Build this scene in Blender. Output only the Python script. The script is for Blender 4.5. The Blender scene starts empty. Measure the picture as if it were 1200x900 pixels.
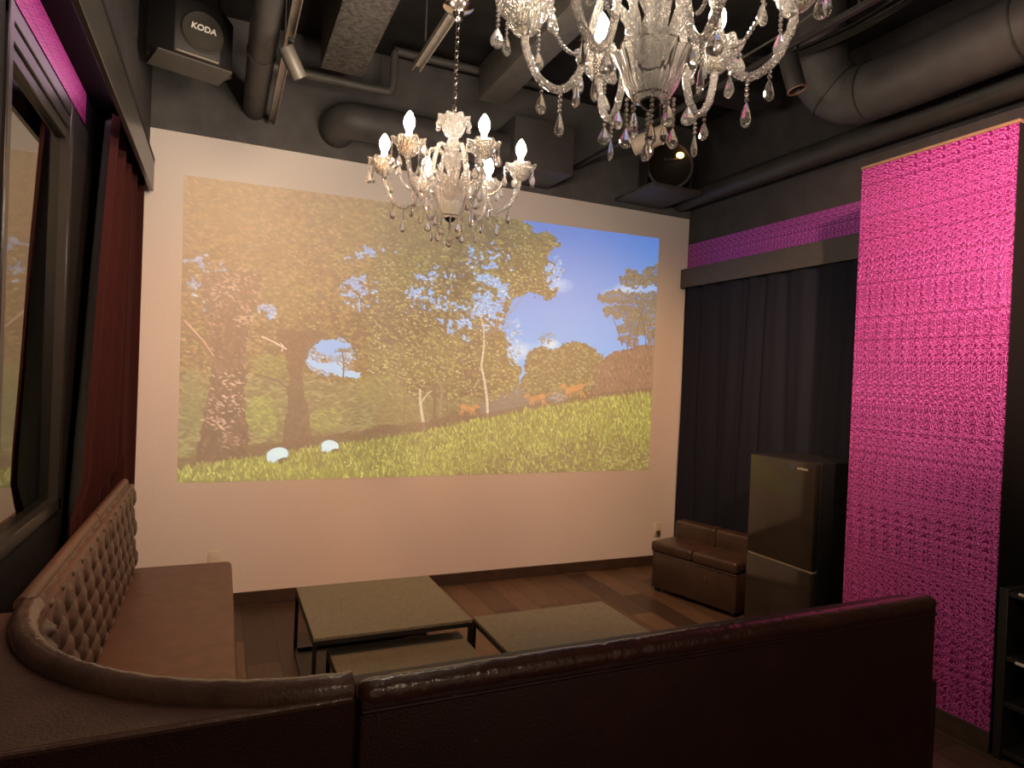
import bpy, bmesh, math, random
import numpy as np
from mathutils import Vector, Matrix, Euler

random.seed(7)
S = bpy.context.scene
COL = S.collection
PI = math.pi

# ------------------------------------------------------------------ camera
YAW, PITCH, ROLL, FPX = 0.421448921, -0.00992365844, 0.0411694189, 761.708
cy, sy, cp, sp = math.cos(YAW), math.sin(YAW), math.cos(PITCH), math.sin(PITCH)
fwd = Vector((sy * cp, cy * cp, sp))
rgt = Vector((cy, -sy, 0))
upv = rgt.cross(fwd)
r2 = rgt * math.cos(ROLL) + upv * math.sin(ROLL)
u2 = -rgt * math.sin(ROLL) + upv * math.cos(ROLL)
cam = bpy.data.objects.new('camera', bpy.data.cameras.new('camera'))
COL.objects.link(cam)
cam.matrix_world = Matrix(((r2.x, u2.x, -fwd.x, 0), (r2.y, u2.y, -fwd.y, 0), (r2.z, u2.z, -fwd.z, 1.55), (0, 0, 0, 1)))
cam.data.sensor_fit = 'HORIZONTAL'
cam.data.sensor_width = 36.0
cam.data.lens = FPX / 1200 * 36.0
cam.data.clip_start = 0.02
S.camera = cam

# ------------------------------------------------------------------ world, light, exposure
S.view_settings.view_transform = 'Standard'
S.view_settings.look = 'None'
S.view_settings.gamma = 1.0
S.view_settings.use_curve_mapping = False
S.view_settings.exposure = 0.0
W = bpy.data.worlds.new('world')
S.world = W
W.use_nodes = True
W.node_tree.nodes['Background'].inputs[0].default_value = (1.0, 0.66, 0.45, 1)
W.node_tree.nodes['Background'].inputs[1].default_value = 0.22
BULB_STRENGTH = 400.0
BULB_COLOR = (1.0, 0.81, 0.62)


def lamp(name, kind, loc, power, color, target=None, size=0.05, angle=60, blend=0.6):
    d = bpy.data.lights.new(name, kind)
    d.energy = power
    d.color = color
    d.shadow_soft_size = size
    if kind == 'SPOT':
        d.spot_size = math.radians(angle)
        d.spot_blend = blend
    o = bpy.data.objects.new(name, d)
    COL.objects.link(o)
    o.location = loc
    if target is not None:
        o.rotation_euler = (Vector(target) - Vector(loc)).to_track_quat('-Z', 'Y').to_euler()
    return o


WARM = (1.0, 0.74, 0.52)
lamp('unseen_pillar_light', 'SPOT', (1.55, 0.35, 3.0), 620, (1.0, 0.60, 0.42), (3.1, 1.62, 2.34), 0.04, 54, 1.0)  # warm spot with no fixture, added for the pillar's hot spot
lamp('upper_wall_fill_light', 'SPOT', (0.40, 2.75, 2.95), 36, WARM, (-0.2, 4.5, 2.3), 0.08, 95, 1.0)  # unseen fill spot added to brighten the upper left of the back wall
lamp('lower_wall_fill_light', 'SPOT', (0.35, 1.75, 3.0), 170, (1.0, 0.50, 0.24), (-0.1, 4.54, 0.2), 0.10, 90, 1.0)  # unseen fill spot added to lift the lower left of the back wall
lamp('lower_wall_fill_light', 'SPOT', (2.3, 2.45, 3.0), 190, (1.0, 0.50, 0.24), (2.75, 4.54, 0.2), 0.10, 100, 1.0)  # second added fill, for the lower right of the same wall
lamp('rear_fill_light', 'POINT', (0.9, -1.3, 2.7), 30, WARM, None, 0.15)  # unseen point light added behind the camera as general fill
pelmet_fill = lamp('pelmet_fill_light', 'AREA', (-0.445, 2.55, 2.745), 1.6, (1.0, 0.62, 0.80), (-0.60, 2.55, 2.66))  # unseen area light added behind the board to brighten the foil strip
pelmet_fill.data.shape = 'RECTANGLE'
pelmet_fill.data.size = 0.02
pelmet_fill.data.size_y = 2.0
pelmet_fill.rotation_euler = Euler((0, math.radians(62), 0))


# ------------------------------------------------------------------ materials
def nodes(name):
    m = bpy.data.materials.new(name)
    m.use_nodes = True
    nt = m.node_tree
    return m, nt, nt.nodes['Principled BSDF']


def L(nt, a, b):
    nt.links.new(a, b)


def mat(name, col, rough=0.6, metal=0.0, spec=0.5, noise=0.0, nscale=20.0, bump=0.0, bscale=None, detail=4.0, coat=0.0):
    m, nt, p = nodes(name)
    p.inputs['Base Color'].default_value = (*col, 1)
    p.inputs['Roughness'].default_value = rough
    p.inputs['Metallic'].default_value = metal
    p.inputs['Specular IOR Level'].default_value = spec
    p.inputs['Coat Weight'].default_value = coat
    if noise or bump:
        tc = nt.nodes.new('ShaderNodeTexCoord')
        n = nt.nodes.new('ShaderNodeTexNoise')
        n.inputs['Scale'].default_value = nscale
        n.inputs['Detail'].default_value = detail
        L(nt, tc.outputs['Object'], n.inputs['Vector'])
        if noise:
            r = nt.nodes.new('ShaderNodeValToRGB')
            r.color_ramp.elements[0].position = 0.3
            r.color_ramp.elements[1].position = 0.7
            r.color_ramp.elements[0].color = (*[c * (1 - noise) for c in col], 1)
            r.color_ramp.elements[1].color = (*[min(1, c * (1 + noise)) for c in col], 1)
            L(nt, n.outputs[0], r.inputs[0])
            L(nt, r.outputs[0], p.inputs['Base Color'])
        if bump:
            n2 = n
            if bscale:
                n2 = nt.nodes.new('ShaderNodeTexNoise')
                n2.inputs['Scale'].default_value = bscale
                n2.inputs['Detail'].default_value = 3
                L(nt, tc.outputs['Object'], n2.inputs['Vector'])
            b = nt.nodes.new('ShaderNodeBump')
            b.inputs['Strength'].default_value = bump
            b.inputs['Distance'].default_value = 0.01
            L(nt, n2.outputs[0], b.inputs['Height'])
            L(nt, b.outputs[0], p.inputs['Normal'])
    return m


def emission(name, col, strength):
    m, nt, p = nodes(name)
    p.inputs['Base Color'].default_value = (*col, 1)
    p.inputs['Emission Color'].default_value = (*col, 1)
    p.inputs['Emission Strength'].default_value = strength
    return m


M = {}
M['screen'] = mat('white_wall_paint', (0.80, 0.74, 0.70), 0.85, spec=0.2, bump=0.25, nscale=140, noise=0.03)
M['wall_band'] = mat('grey_charcoal_wall_paint', (0.110, 0.105, 0.104), 0.8, spec=0.2, noise=0.15, nscale=8, bump=0.15, bscale=90)
M['black_wall'] = mat('charcoal_wall_paint', (0.050, 0.046, 0.048), 0.8, spec=0.2, noise=0.15, nscale=8, bump=0.15, bscale=90)
M['ceiling'] = mat('black_ceiling_paint', (0.026, 0.024, 0.023), 0.85, spec=0.2, noise=0.3, nscale=5, bump=0.4, bscale=60)
M['concrete'] = mat('grey_fireproofed_beam', (0.120, 0.112, 0.104), 0.95, spec=0.1, noise=0.45, nscale=45, bump=0.9, bscale=110)
M['duct'] = mat('dark_grey_duct_wrap', (0.058, 0.054, 0.054), 0.6, noise=0.15, nscale=10, bump=0.1, bscale=50)
M['dark_duct'] = mat('black_duct_paint', (0.030, 0.028, 0.027), 0.5, noise=0.2, nscale=8)
M['pipe'] = mat('grey_pipe_paint', (0.075, 0.070, 0.064), 0.55, noise=0.15, nscale=15)
M['rail'] = mat('galvanised_rail', (0.30, 0.27, 0.24), 0.4, metal=0.7, noise=0.15, nscale=25)
M['black_metal'] = mat('black_metal', (0.012, 0.012, 0.012), 0.4, spec=0.5)
M['bronze'] = mat('taupe_lamp_housing', (0.062, 0.058, 0.050), 0.5, noise=0.08, nscale=30)
M['cream'] = mat('cream_lamp_housing', (0.55, 0.48, 0.38), 0.5)
M['matt_black'] = mat('matt_black_drum', (0.004, 0.004, 0.004), 0.6, spec=0.2)
M['chrome'] = mat('chrome', (0.85, 0.82, 0.78), 0.12, metal=1.0)
M['speaker_black'] = mat('speaker_black', (0.018, 0.016, 0.015), 0.5, noise=0.2, nscale=300, bump=0.2, bscale=600)
M['speaker_cone'] = mat('speaker_cone', (0.045, 0.040, 0.033), 0.5)
M['white_print'] = mat('white_print', (0.95, 0.93, 0.88), 0.4)
M['frame_black'] = mat('black_window_frame', (0.022, 0.021, 0.019), 0.35, spec=0.5)
M['soffit'] = mat('black_soffit', (0.012, 0.010, 0.010), 0.8, spec=0.2)
M['board_dark'] = mat('dark_pelmet_board', (0.060, 0.053, 0.046), 0.6, noise=0.1, nscale=20)
M['board_light'] = mat('grey_pelmet_board', (0.036, 0.034, 0.031), 0.30, spec=0.6, noise=0.1, nscale=20)
M['leather'] = mat('brown_leather', (0.130, 0.068, 0.046), 0.42, spec=0.5, noise=0.16, nscale=14, bump=0.25, bscale=160)
M['leather_tuft'] = mat('brown_tufted_leather', (0.100, 0.068, 0.050), 0.40, spec=0.5, noise=0.14, nscale=14, bump=0.2, bscale=160)
M['leather_roll'] = mat('polished_brown_leather', (0.150, 0.085, 0.062), 0.25, spec=0.7, noise=0.22, nscale=10, bump=0.3, bscale=60)
M['leather_roll_red'] = mat('polished_oxblood_leather', (0.075, 0.028, 0.020), 0.24, spec=0.9, noise=0.22, nscale=10, bump=0.3, bscale=60)
M['leather_red'] = mat('oxblood_leather', (0.040, 0.012, 0.010), 0.45, spec=0.4, noise=0.25, nscale=6, bump=0.25, bscale=180)
M['leather_dark'] = mat('dark_brown_leather', (0.052, 0.029, 0.020), 0.30, spec=0.55, noise=0.25, nscale=9, bump=0.25, bscale=120)
M['stone'] = mat('grey_stone_laminate', (0.185, 0.178, 0.135), 0.55, spec=0.35, noise=0.16, nscale=70, detail=8)
M['fridge'] = mat('glossy_black_fridge_door', (0.030, 0.024, 0.018), 0.12, spec=0.6)
M['fridge_side'] = mat('matt_black_fridge_side', (0.008, 0.008, 0.009), 0.5)
M['silver'] = mat('silver_print', (0.6, 0.55, 0.45), 0.3, metal=0.6)
M['outlet'] = mat('cream_outlet_plastic', (0.72, 0.66, 0.55), 0.4)
M['outlet_dark'] = mat('dark_outlet_plug', (0.10, 0.08, 0.06), 0.4)
M['baseboard'] = mat('dark_brown_baseboard', (0.055, 0.032, 0.022), 0.5, noise=0.2, nscale=12)
M['capwood'] = mat('brown_cap_trim', (0.22, 0.13, 0.08), 0.5, noise=0.15, nscale=15)
M['rack'] = mat('black_rack_steel', (0.016, 0.014, 0.013), 0.5, noise=0.15, nscale=20)
M['amp'] = mat('black_amplifier_face', (0.012, 0.011, 0.010), 0.3)
M['cable'] = mat('black_cable', (0.014, 0.013, 0.012), 0.5)
M['sleeve'] = mat('ivory_candle_sleeve', (0.80, 0.70, 0.55), 0.4)
M['bulb'] = emission('lit_candle_bulb', BULB_COLOR, BULB_STRENGTH)
M['orange_bulb'] = emission('lit_orange_bulb', (1.0, 0.52, 0.18), 5.0)

# crystal glass: clear, with a fine cut surface
m, nt, p = nodes('cut_crystal')
p.inputs['Base Color'].default_value = (1, 0.985, 0.96, 1)
p.inputs['Roughness'].default_value = 0.03
p.inputs['IOR'].default_value = 1.55
p.inputs['Transmission Weight'].default_value = 0.93
M['crystal'] = m
m, nt, p = nodes('textured_crystal')
p.inputs['Base Color'].default_value = (1, 0.97, 0.93, 1)
p.inputs['Roughness'].default_value = 0.08
p.inputs['IOR'].default_value = 1.52
p.inputs['Transmission Weight'].default_value = 0.87
tc = nt.nodes.new('ShaderNodeTexCoord')
v = nt.nodes.new('ShaderNodeTexVoronoi')
v.inputs['Scale'].default_value = 190
b = nt.nodes.new('ShaderNodeBump')
b.inputs['Strength'].default_value = 1.0
b.inputs['Distance'].default_value = 0.006
L(nt, tc.outputs['Object'], v.inputs['Vector'])
L(nt, v.outputs['Distance'], b.inputs['Height'])
L(nt, b.outputs[0], p.inputs['Normal'])
M['crystal_rough'] = m

# window glass seen at a grazing angle: strong reflection over a dark exterior
m, nt, p = nodes('dark_window_glass')
nt.nodes.remove(p)
out = nt.nodes['Material Output']
fr = nt.nodes.new('ShaderNodeFresnel')
fr.inputs['IOR'].default_value = 4.2
gl = nt.nodes.new('ShaderNodeBsdfGlossy')
gl.inputs['Roughness'].default_value = 0.015
gl.inputs['Color'].default_value = (0.95, 0.95, 0.90, 1)
di = nt.nodes.new('ShaderNodeBsdfTransparent')
di.inputs['Color'].default_value = (0.35, 0.38, 0.35, 1)
mx = nt.nodes.new('ShaderNodeMixShader')
L(nt, fr.outputs[0], mx.inputs[0])
L(nt, di.outputs[0], mx.inputs[1])
L(nt, gl.outputs[0], mx.inputs[2])
L(nt, mx.outputs[0], out.inputs[0])
M['window_glass'] = m


# embossed foil wallpaper: rows of small curls pressed in a magenta metallic paper
def foil(name, deep, light, scale_y, scale_z):
    m, nt, p = nodes(name)
    tc = nt.nodes.new('ShaderNodeTexCoord')
    mp = nt.nodes.new('ShaderNodeMapping')
    mp.inputs['Scale'].default_value = (scale_y, scale_y, scale_z)
    L(nt, tc.outputs['Object'], mp.inputs['Vector'])
    # one motif of pressed curls repeats in a grid, with small differences from tile to tile
    fr_ = nt.nodes.new('ShaderNodeVectorMath')
    fr_.operation = 'FRACTION'
    L(nt, mp.outputs[0], fr_.inputs[0])
    fl_ = nt.nodes.new('ShaderNodeVectorMath')
    fl_.operation = 'FLOOR'
    L(nt, mp.outputs[0], fl_.inputs[0])
    ma = nt.nodes.new('ShaderNodeVectorMath')
    ma.operation = 'MULTIPLY_ADD'
    ma.inputs[1].default_value = (0.0, 0.035, 0.31)
    L(nt, fl_.outputs[0], ma.inputs[0])
    L(nt, fr_.outputs[0], ma.inputs[2])
    nz = nt.nodes.new('ShaderNodeTexNoise')
    nz.noise_dimensions = '2D'
    nz.inputs['Scale'].default_value = 3.8
    nz.inputs['Detail'].default_value = 0.6
    nz.inputs['Distortion'].default_value = 0.4
    sp2 = nt.nodes.new('ShaderNodeSeparateXYZ')
    cb2 = nt.nodes.new('ShaderNodeCombineXYZ')
    L(nt, ma.outputs[0], sp2.inputs[0])
    L(nt, sp2.outputs['Y'], cb2.inputs['X'])
    L(nt, sp2.outputs['Z'], cb2.inputs['Y'])
    L(nt, cb2.outputs[0], nz.inputs['Vector'])
    r = nt.nodes.new('ShaderNodeValToRGB')
    e = r.color_ramp.elements
    dp, lg = (*deep, 1), (*light, 1)
    e[0].position, e[0].color = 0.30, dp
    e[1].position, e[1].color = 0.72, dp
    for ps, c in ((0.37, lg), (0.40, lg), (0.45, dp), (0.54, dp), (0.59, lg), (0.62, lg)):
        k = e.new(ps)
        k.color = c
    L(nt, nz.outputs[0], r.inputs[0])
    vo = nt.nodes.new('ShaderNodeRGBToBW')
    L(nt, r.outputs[0], vo.inputs[0])
    sx = nt.nodes.new('ShaderNodeSeparateXYZ')
    L(nt, fr_.outputs[0], sx.inputs[0])
    wr = nt.nodes.new('ShaderNodeValToRGB')
    wr.color_ramp.elements[0].position = 0.02
    wr.color_ramp.elements[1].position = 0.14
    wr.color_ramp.elements[0].color = (0.60, 0.52, 0.58, 1)
    wr.color_ramp.elements[1].color = (1, 1, 1, 1)
    L(nt, sx.outputs['Z'], wr.inputs[0])
    mul = nt.nodes.new('ShaderNodeMix')
    mul.data_type = 'RGBA'
    mul.blend_type = 'MULTIPLY'
    mul.inputs[0].default_value = 1.0
    L(nt, r.outputs[0], mul.inputs[6])
    L(nt, wr.outputs[0], mul.inputs[7])
    L(nt, mul.outputs[2], p.inputs['Base Color'])
    bm_ = nt.nodes.new('ShaderNodeBump')
    bm_.inputs['Strength'].default_value = 0.35
    bm_.inputs['Distance'].default_value = 0.012
    L(nt, vo.outputs[0], bm_.inputs['Height'])
    L(nt, bm_.outputs[0], p.inputs['Normal'])
    p.inputs['Metallic'].default_value = 0.45
    p.inputs['Roughness'].default_value = 0.34
    return m


M['foil'] = foil('magenta_foil_wallpaper', (0.24, 0.010, 0.14), (1.0, 0.19, 0.72), 14, 17)
M['foil_purple'] = foil('purple_foil_wallpaper', (0.14, 0.012, 0.13), (0.85, 0.20, 0.80), 16, 17)
M['foil_pink'] = foil('pink_foil_wallpaper', (0.45, 0.01, 0.20), (0.98, 0.18, 0.60), 14, 17)

# plank floor
m, nt, p = nodes('dark_plank_floor')
tc = nt.nodes.new('ShaderNodeTexCoord')
mp = nt.nodes.new('ShaderNodeMapping')
mp.inputs['Rotation'].default_value = (0, 0, PI / 2)
br = nt.nodes.new('ShaderNodeTexBrick')
br.inputs['Scale'].default_value = 1.0
br.inputs['Brick Width'].default_value = 0.9
br.inputs['Row Height'].default_value = 0.17
br.inputs['Mortar Size'].default_value = 0.003
br.inputs['Color1'].default_value = (0.050, 0.030, 0.020, 1)
br.inputs['Color2'].default_value = (0.165, 0.105, 0.066, 1)
br.inputs['Mortar'].default_value = (0.02, 0.012, 0.008, 1)
br.offset = 0.37
gn = nt.nodes.new('ShaderNodeTexNoise')
gn.inputs['Scale'].default_value = 9
gn.inputs['Detail'].default_value = 8
gm = nt.nodes.new('ShaderNodeMapping')
gm.inputs['Scale'].default_value = (6, 0.6, 1)
gr = nt.nodes.new('ShaderNodeValToRGB')
gr.color_ramp.elements[0].color = (0.45, 0.45, 0.45, 1)
gr.color_ramp.elements[1].color = (1.35, 1.3, 1.25, 1)
mul = nt.nodes.new('ShaderNodeMix')
mul.data_type = 'RGBA'
mul.blend_type = 'MULTIPLY'
mul.inputs[0].default_value = 1.0
L(nt, tc.outputs['Object'], mp.inputs['Vector'])
L(nt, mp.outputs[0], br.inputs['Vector'])
L(nt, tc.outputs['Object'], gm.inputs['Vector'])
L(nt, gm.outputs[0], gn.inputs['Vector'])
L(nt, gn.outputs[0], gr.inputs[0])
L(nt, br.outputs['Color'], mul.inputs[6])
L(nt, gr.outputs[0], mul.inputs[7])
L(nt, mul.outputs[2], p.inputs['Base Color'])
p.inputs['Roughness'].default_value = 0.42
p.inputs['Specular IOR Level'].default_value = 0.4
M['floor'] = m


# velvet curtains: woven streaks
def cloth(name, col, var, rough=0.9, sheen=0.4):
    m, nt, p = nodes(name)
    tc = nt.nodes.new('ShaderNodeTexCoord')
    mp = nt.nodes.new('ShaderNodeMapping')
    mp.inputs['Scale'].default_value = (90, 90, 2.5)
    n = nt.nodes.new('ShaderNodeTexNoise')
    n.inputs['Scale'].default_value = 1.0
    n.inputs['Detail'].default_value = 5
    r = nt.nodes.new('ShaderNodeValToRGB')
    r.color_ramp.elements[0].position = 0.3
    r.color_ramp.elements[1].position = 0.7
    r.color_ramp.elements[0].color = (*[c * (1 - var) for c in col], 1)
    r.color_ramp.elements[1].color = (*[c * (1 + var) for c in col], 1)
    L(nt, tc.outputs['Object'], mp.inputs['Vector'])
    L(nt, mp.outputs[0], n.inputs['Vector'])
    L(nt, n.outputs[0], r.inputs[0])
    L(nt, r.outputs[0], p.inputs['Base Color'])
    p.inputs['Roughness'].default_value = rough
    p.inputs['Specular IOR Level'].default_value = 0.2
    p.inputs['Sheen Weight'].default_value = sheen
    p.inputs['Sheen Tint'].default_value = (*[min(1, c * 3) for c in col], 1)
    return m


M['red_curtain'] = cloth('dark_red_velvet', (0.030, 0.0055, 0.005), 0.18)
M['lining'] = cloth('grey_curtain_lining', (0.20, 0.21, 0.185), 0.1, sheen=0.0)
M['navy_curtain'] = cloth('navy_curtain_cloth', (0.010, 0.011, 0.020), 0.15, sheen=0.1)


# ------------------------------------------------------------------ mesh helpers
class MB:
    def __init__(self):
        self.b = bmesh.new()

    def box(self, lo, hi, bev=0.0, seg=2, mtx=None):
        lo, hi = Vector(lo), Vector(hi)
        t = bmesh.new()
        bmesh.ops.create_cube(t, size=1)
        for vv in t.verts:
            vv.co = Vector(((lo.x + hi.x) / 2 + vv.co.x * (hi.x - lo.x), (lo.y + hi.y) / 2 + vv.co.y * (hi.y - lo.y), (lo.z + hi.z) / 2 + vv.co.z * (hi.z - lo.z)))
        if bev:
            bmesh.ops.bevel(t, geom=t.edges[:], offset=bev, segments=seg, profile=0.5, affect='EDGES')
        return self.merge(t, mtx)

    def merge(self, t, mtx=None):
        if mtx is not None:
            bmesh.ops.transform(t, matrix=mtx, verts=t.verts)
        me = bpy.data.meshes.new('tmp')
        t.to_mesh(me)
        t.free()
        self.b.from_mesh(me)
        bpy.data.meshes.remove(me)
        return self

    def tube(self, pts, rad, seg=10, caps=True, twist=0.0, flute=0.0, nfl=5):
        pts = [Vector(q) for q in pts]
        n = len(pts)
        rads = rad if isinstance(rad, (list, tuple)) else [rad] * n
        tang = []
        for i in range(n):
            tang.append((pts[min(i + 1, n - 1)] - pts[max(i - 1, 0)]).normalized())
        t0 = tang[0]
        ref = Vector((0, 0, 1)) if abs(t0.z) < 0.9 else Vector((1, 0, 0))
        nrm = (ref - t0 * ref.dot(t0)).normalized()
        rings = []
        for i in range(n):
            t = tang[i]
            nrm = (nrm - t * nrm.dot(t)).normalized()
            bi = t.cross(nrm)
            ring = []
            for k in range(seg):
                a = 2 * PI * k / seg
                rr = rads[i]
                if flute:
                    rr *= 1 + flute * math.cos(nfl * (a + twist * i))
                ring.append(self.b.verts.new(pts[i] + nrm * math.cos(a) * rr + bi * math.sin(a) * rr))
            rings.append(ring)
        for i in range(n - 1):
            for k in range(seg):
                self.b.faces.new((rings[i][k], rings[i][(k + 1) % seg], rings[i + 1][(k + 1) % seg], rings[i + 1][k]))
        if caps:
            self.b.faces.new(rings[0][::-1])
            self.b.faces.new(rings[-1])
        return self

    def lathe(self, prof, seg=24, ctr=(0, 0, 0), a0=0.0, a1=2 * PI, mod=None, mtx=None, close=False):
        full = abs(a1 - a0 - 2 * PI) < 1e-6
        cols = seg if full else seg + 1
        c = Vector(ctr)
        t = bmesh.new()
        grid = []
        for i, (r, z) in enumerate(prof):
            row = []
            for k in range(cols):
                a = a0 + (a1 - a0) * k / seg
                rr, zz = (r, z) if mod is None else mod(r, z, a, i)
                row.append(t.verts.new(c + Vector((rr * math.cos(a), rr * math.sin(a), zz))))
            grid.append(row)
        np_ = len(prof)
        for i in range(np_ if close else np_ - 1):
            for k in range(seg):
                k2 = (k + 1) % cols
                t.faces.new((grid[i][k], grid[i][k2], grid[(i + 1) % np_][k2], grid[(i + 1) % np_][k]))
        if full:
            bmesh.ops.remove_doubles(t, verts=t.verts, dist=1e-6)
        elif close:
            t.faces.new([grid[i][0] for i in range(np_)])
            t.faces.new([grid[i][-1] for i in range(np_)][::-1])
        return self.merge(t, mtx)

    def cyl(self, c0, c1, r, seg=16, r1=None):
        return self.tube([c0, c1], [r, r if r1 is None else r1], seg)

    def ball(self, c, r, seg=8, sc=(1, 1, 1)):
        t = bmesh.new()
        bmesh.ops.create_uvsphere(t, u_segments=seg, v_segments=max(4, seg // 2 + 1), radius=r)
        return self.merge(t, Matrix.Translation(Vector(c)) @ Matrix.Diagonal((*sc, 1)))

    def prism(self, poly, z0, z1, bev=0.0):
        t = bmesh.new()
        vs = [t.verts.new((x, y, z0)) for x, y in poly]
        f = t.faces.new(vs)
        e = bmesh.ops.extrude_face_region(t, geom=[f])
        for g in e['geom']:
            if isinstance(g, bmesh.types.BMVert):
                g.co.z = z1
        bmesh.ops.recalc_face_normals(t, faces=t.faces[:])
        if bev:
            bmesh.ops.bevel(t, geom=t.edges[:], offset=bev, segments=2, profile=0.5, affect='EDGES')
        return self.merge(t)

    def grid(self, fn, nu, nv, wrap_back=None):
        vs = [[self.b.verts.new(fn(i / nu, j / nv)) for j in range(nv + 1)] for i in range(nu + 1)]
        for i in range(nu):
            for j in range(nv):
                self.b.faces.new((vs[i][j], vs[i + 1][j], vs[i + 1][j + 1], vs[i][j + 1]))
        return vs

    def build(self, name, material, parent=None, smooth=True, angle=40, loc=None):
        bmesh.ops.recalc_face_normals(self.b, faces=self.b.faces[:])
        me = bpy.data.meshes.new(name)
        self.b.to_mesh(me)
        self.b.free()
        me.materials.append(material)
        if smooth:
            me.polygons.foreach_set('use_smooth', [True] * len(me.polygons))
            try:
                me.set_sharp_from_angle(angle=math.radians(angle))
            except Exception:
                pass
        o = bpy.data.objects.new(name, me)
        COL.objects.link(o)
        if parent is not None:
            o.parent = parent
        if loc is not None:
            o.location = loc
        return o


def thing(name, label, cat, loc=(0, 0, 0), rz=0.0, group=None):
    o = bpy.data.objects.new(name, None)
    COL.objects.link(o)
    o.empty_display_size = 0.1
    o.location = loc
    o.rotation_euler = (0, 0, rz)
    o['label'] = label
    o['category'] = cat
    if group:
        o['group'] = group
    return o


def tag(o, label, cat, group=None):
    o['label'] = label
    o['category'] = cat
    if group:
        o['group'] = group
    return o


def struct(name, mb, m, parent=None, smooth=True, label=None):
    o = mb.build(name, m, parent, smooth)
    if parent is None:
        o['kind'] = 'structure'
    if label:
        o['label'] = label
    return o


def copy_tree(o, parent=None):
    c = o.copy()
    COL.objects.link(c)
    c.parent = parent
    for ch in list(o.children):
        copy_tree(ch, c)
    return c


# ------------------------------------------------------------------ the setting
XL, XR, YB, ZC = -0.60, 3.654, 4.542, 3.75
ZS = 2.98                       # top of the white projection wall
YF = -2.6
struct('floor', MB().box((XL - 0.1, YF, -0.1), (XR + 0.1, YB + 0.1, 0)), M['floor'], label='dark brown plank floor')
struct('ceiling', MB().box((XL - 0.1, YF, ZC), (XR + 0.1, YB + 0.1, ZC + 0.1)), M['ceiling'], label='black open ceiling slab')
wb = struct('wall_back', MB().box((XL - 0.1, YB, 0), (XR + 0.1, YB + 0.12, ZS)), M['screen'], label='white painted projection wall')
struct('trim_1', MB().box((XL - 0.1, YB - 0.006, ZS), (XR + 0.1, YB + 0.12, ZC)), M['wall_band'], label='charcoal wall band above the white projection wall')
struct('baseboard_back', MB().box((XL, YB - 0.012, 0), (XR, YB - 0.0005, 0.083), 0.003, 1), M['baseboard'])
# right wall
struct('wall_right', MB().box((XR, YF, 0), (XR + 0.12, YB, ZC)), M['black_wall'], label='charcoal right wall')
struct('trim_2', MB().box((XR - 0.004, 2.0, 2.54), (XR - 0.0002, YB - 0.012, 2.757)), M['foil_purple'], label='purple foil wallpaper strip above the navy curtain')
# left wall around its window
WY0, WY1, WZ0, WZ1 = 2.33, 3.215, 0.93, 2.595
wl = MB()
wl.box((XL - 0.12, YF, 0), (XL, WY0, ZC))
wl.box((XL - 0.12, WY1, 0), (XL, YB, ZC))
wl.box((XL - 0.12, WY0, 0), (XL, WY1, WZ0))
wl.box((XL - 0.12, WY0, WZ1), (XL, WY1, ZC))
struct('wall_left', wl, M['soffit'], smooth=False, label='black left wall around a window')
struct('trim_3', MB().box((XL + 0.0002, 1.2, 2.612), (XL + 0.004, 3.50, 2.752)), M['foil_pink'], label='pink foil wallpaper strip above the left window')
win = MB()
win.box((XL - 0.10, WY0, WZ0), (XL + 0.012, WY1, WZ0 + 0.05), 0.004, 1)
win.box((XL - 0.10, WY0, WZ0), (XL + 0.012, WY0 + 0.045, WZ1), 0.004, 1)
win.box((XL - 0.10, WY1 - 0.04, WZ0), (XL + 0.012, WY1, WZ1), 0.004, 1)
win.box((XL - 0.10, WY0, WZ1 - 0.055), (XL + 0.010, WY1, WZ1), 0.004, 1)
win.box((XL - 0.10, WY0, WZ1 - 0.105), (XL + 0.004, WY1, WZ1 - 0.055), 0.004, 1)
win.box((XL - 0.10, WY0, WZ1 - 0.15), (XL - 0.004, WY1, WZ1 - 0.105), 0.004, 1)
w1 = struct('window_1', win, M['frame_black'], label='black framed window beside the red curtain')
MB().box((XL - 0.030, WY0 + 0.04, WZ0 + 0.04), (XL - 0.024, WY1 - 0.03, WZ1 - 0.14)).build('window_pane', M['window_glass'], w1, False)
struct('wall_outside', MB().box((-1.9, 1.5, 0), (-1.8, 5.0, 3.2)), M['black_wall'], label='dark wall seen through the window')

# pelmet recess on the left: black soffit and the hanging board
struct('trim_4', MB().box((XL, 0.0, 2.757), (-0.41, YB - 0.008, 2.79)), M['soffit'], label='black soffit above the left curtain')
struct('trim_5', MB().box((-0.43, 0.0, 2.585), (-0.408, 4.50, 2.757), 0.002, 1), M['board_light'], label='grey pelmet board in front of the red curtain')
struct('wall_left_upper', MB().box((XL, 0.0, 2.79), (-0.44, YB - 0.008, ZC)), M['black_wall'])
# cornice box on the right
cb = MB()
cb.box((3.575, 2.46, 2.376), (3.597, YB - 0.013, 2.535), 0.002, 1)
cb.box((3.597, 2.46, 2.515), (XR - 0.005, YB - 0.013, 2.535), 0.002, 1)
struct('trim_6', cb, M['board_dark'], label='dark pelmet board over the navy curtain')

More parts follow.
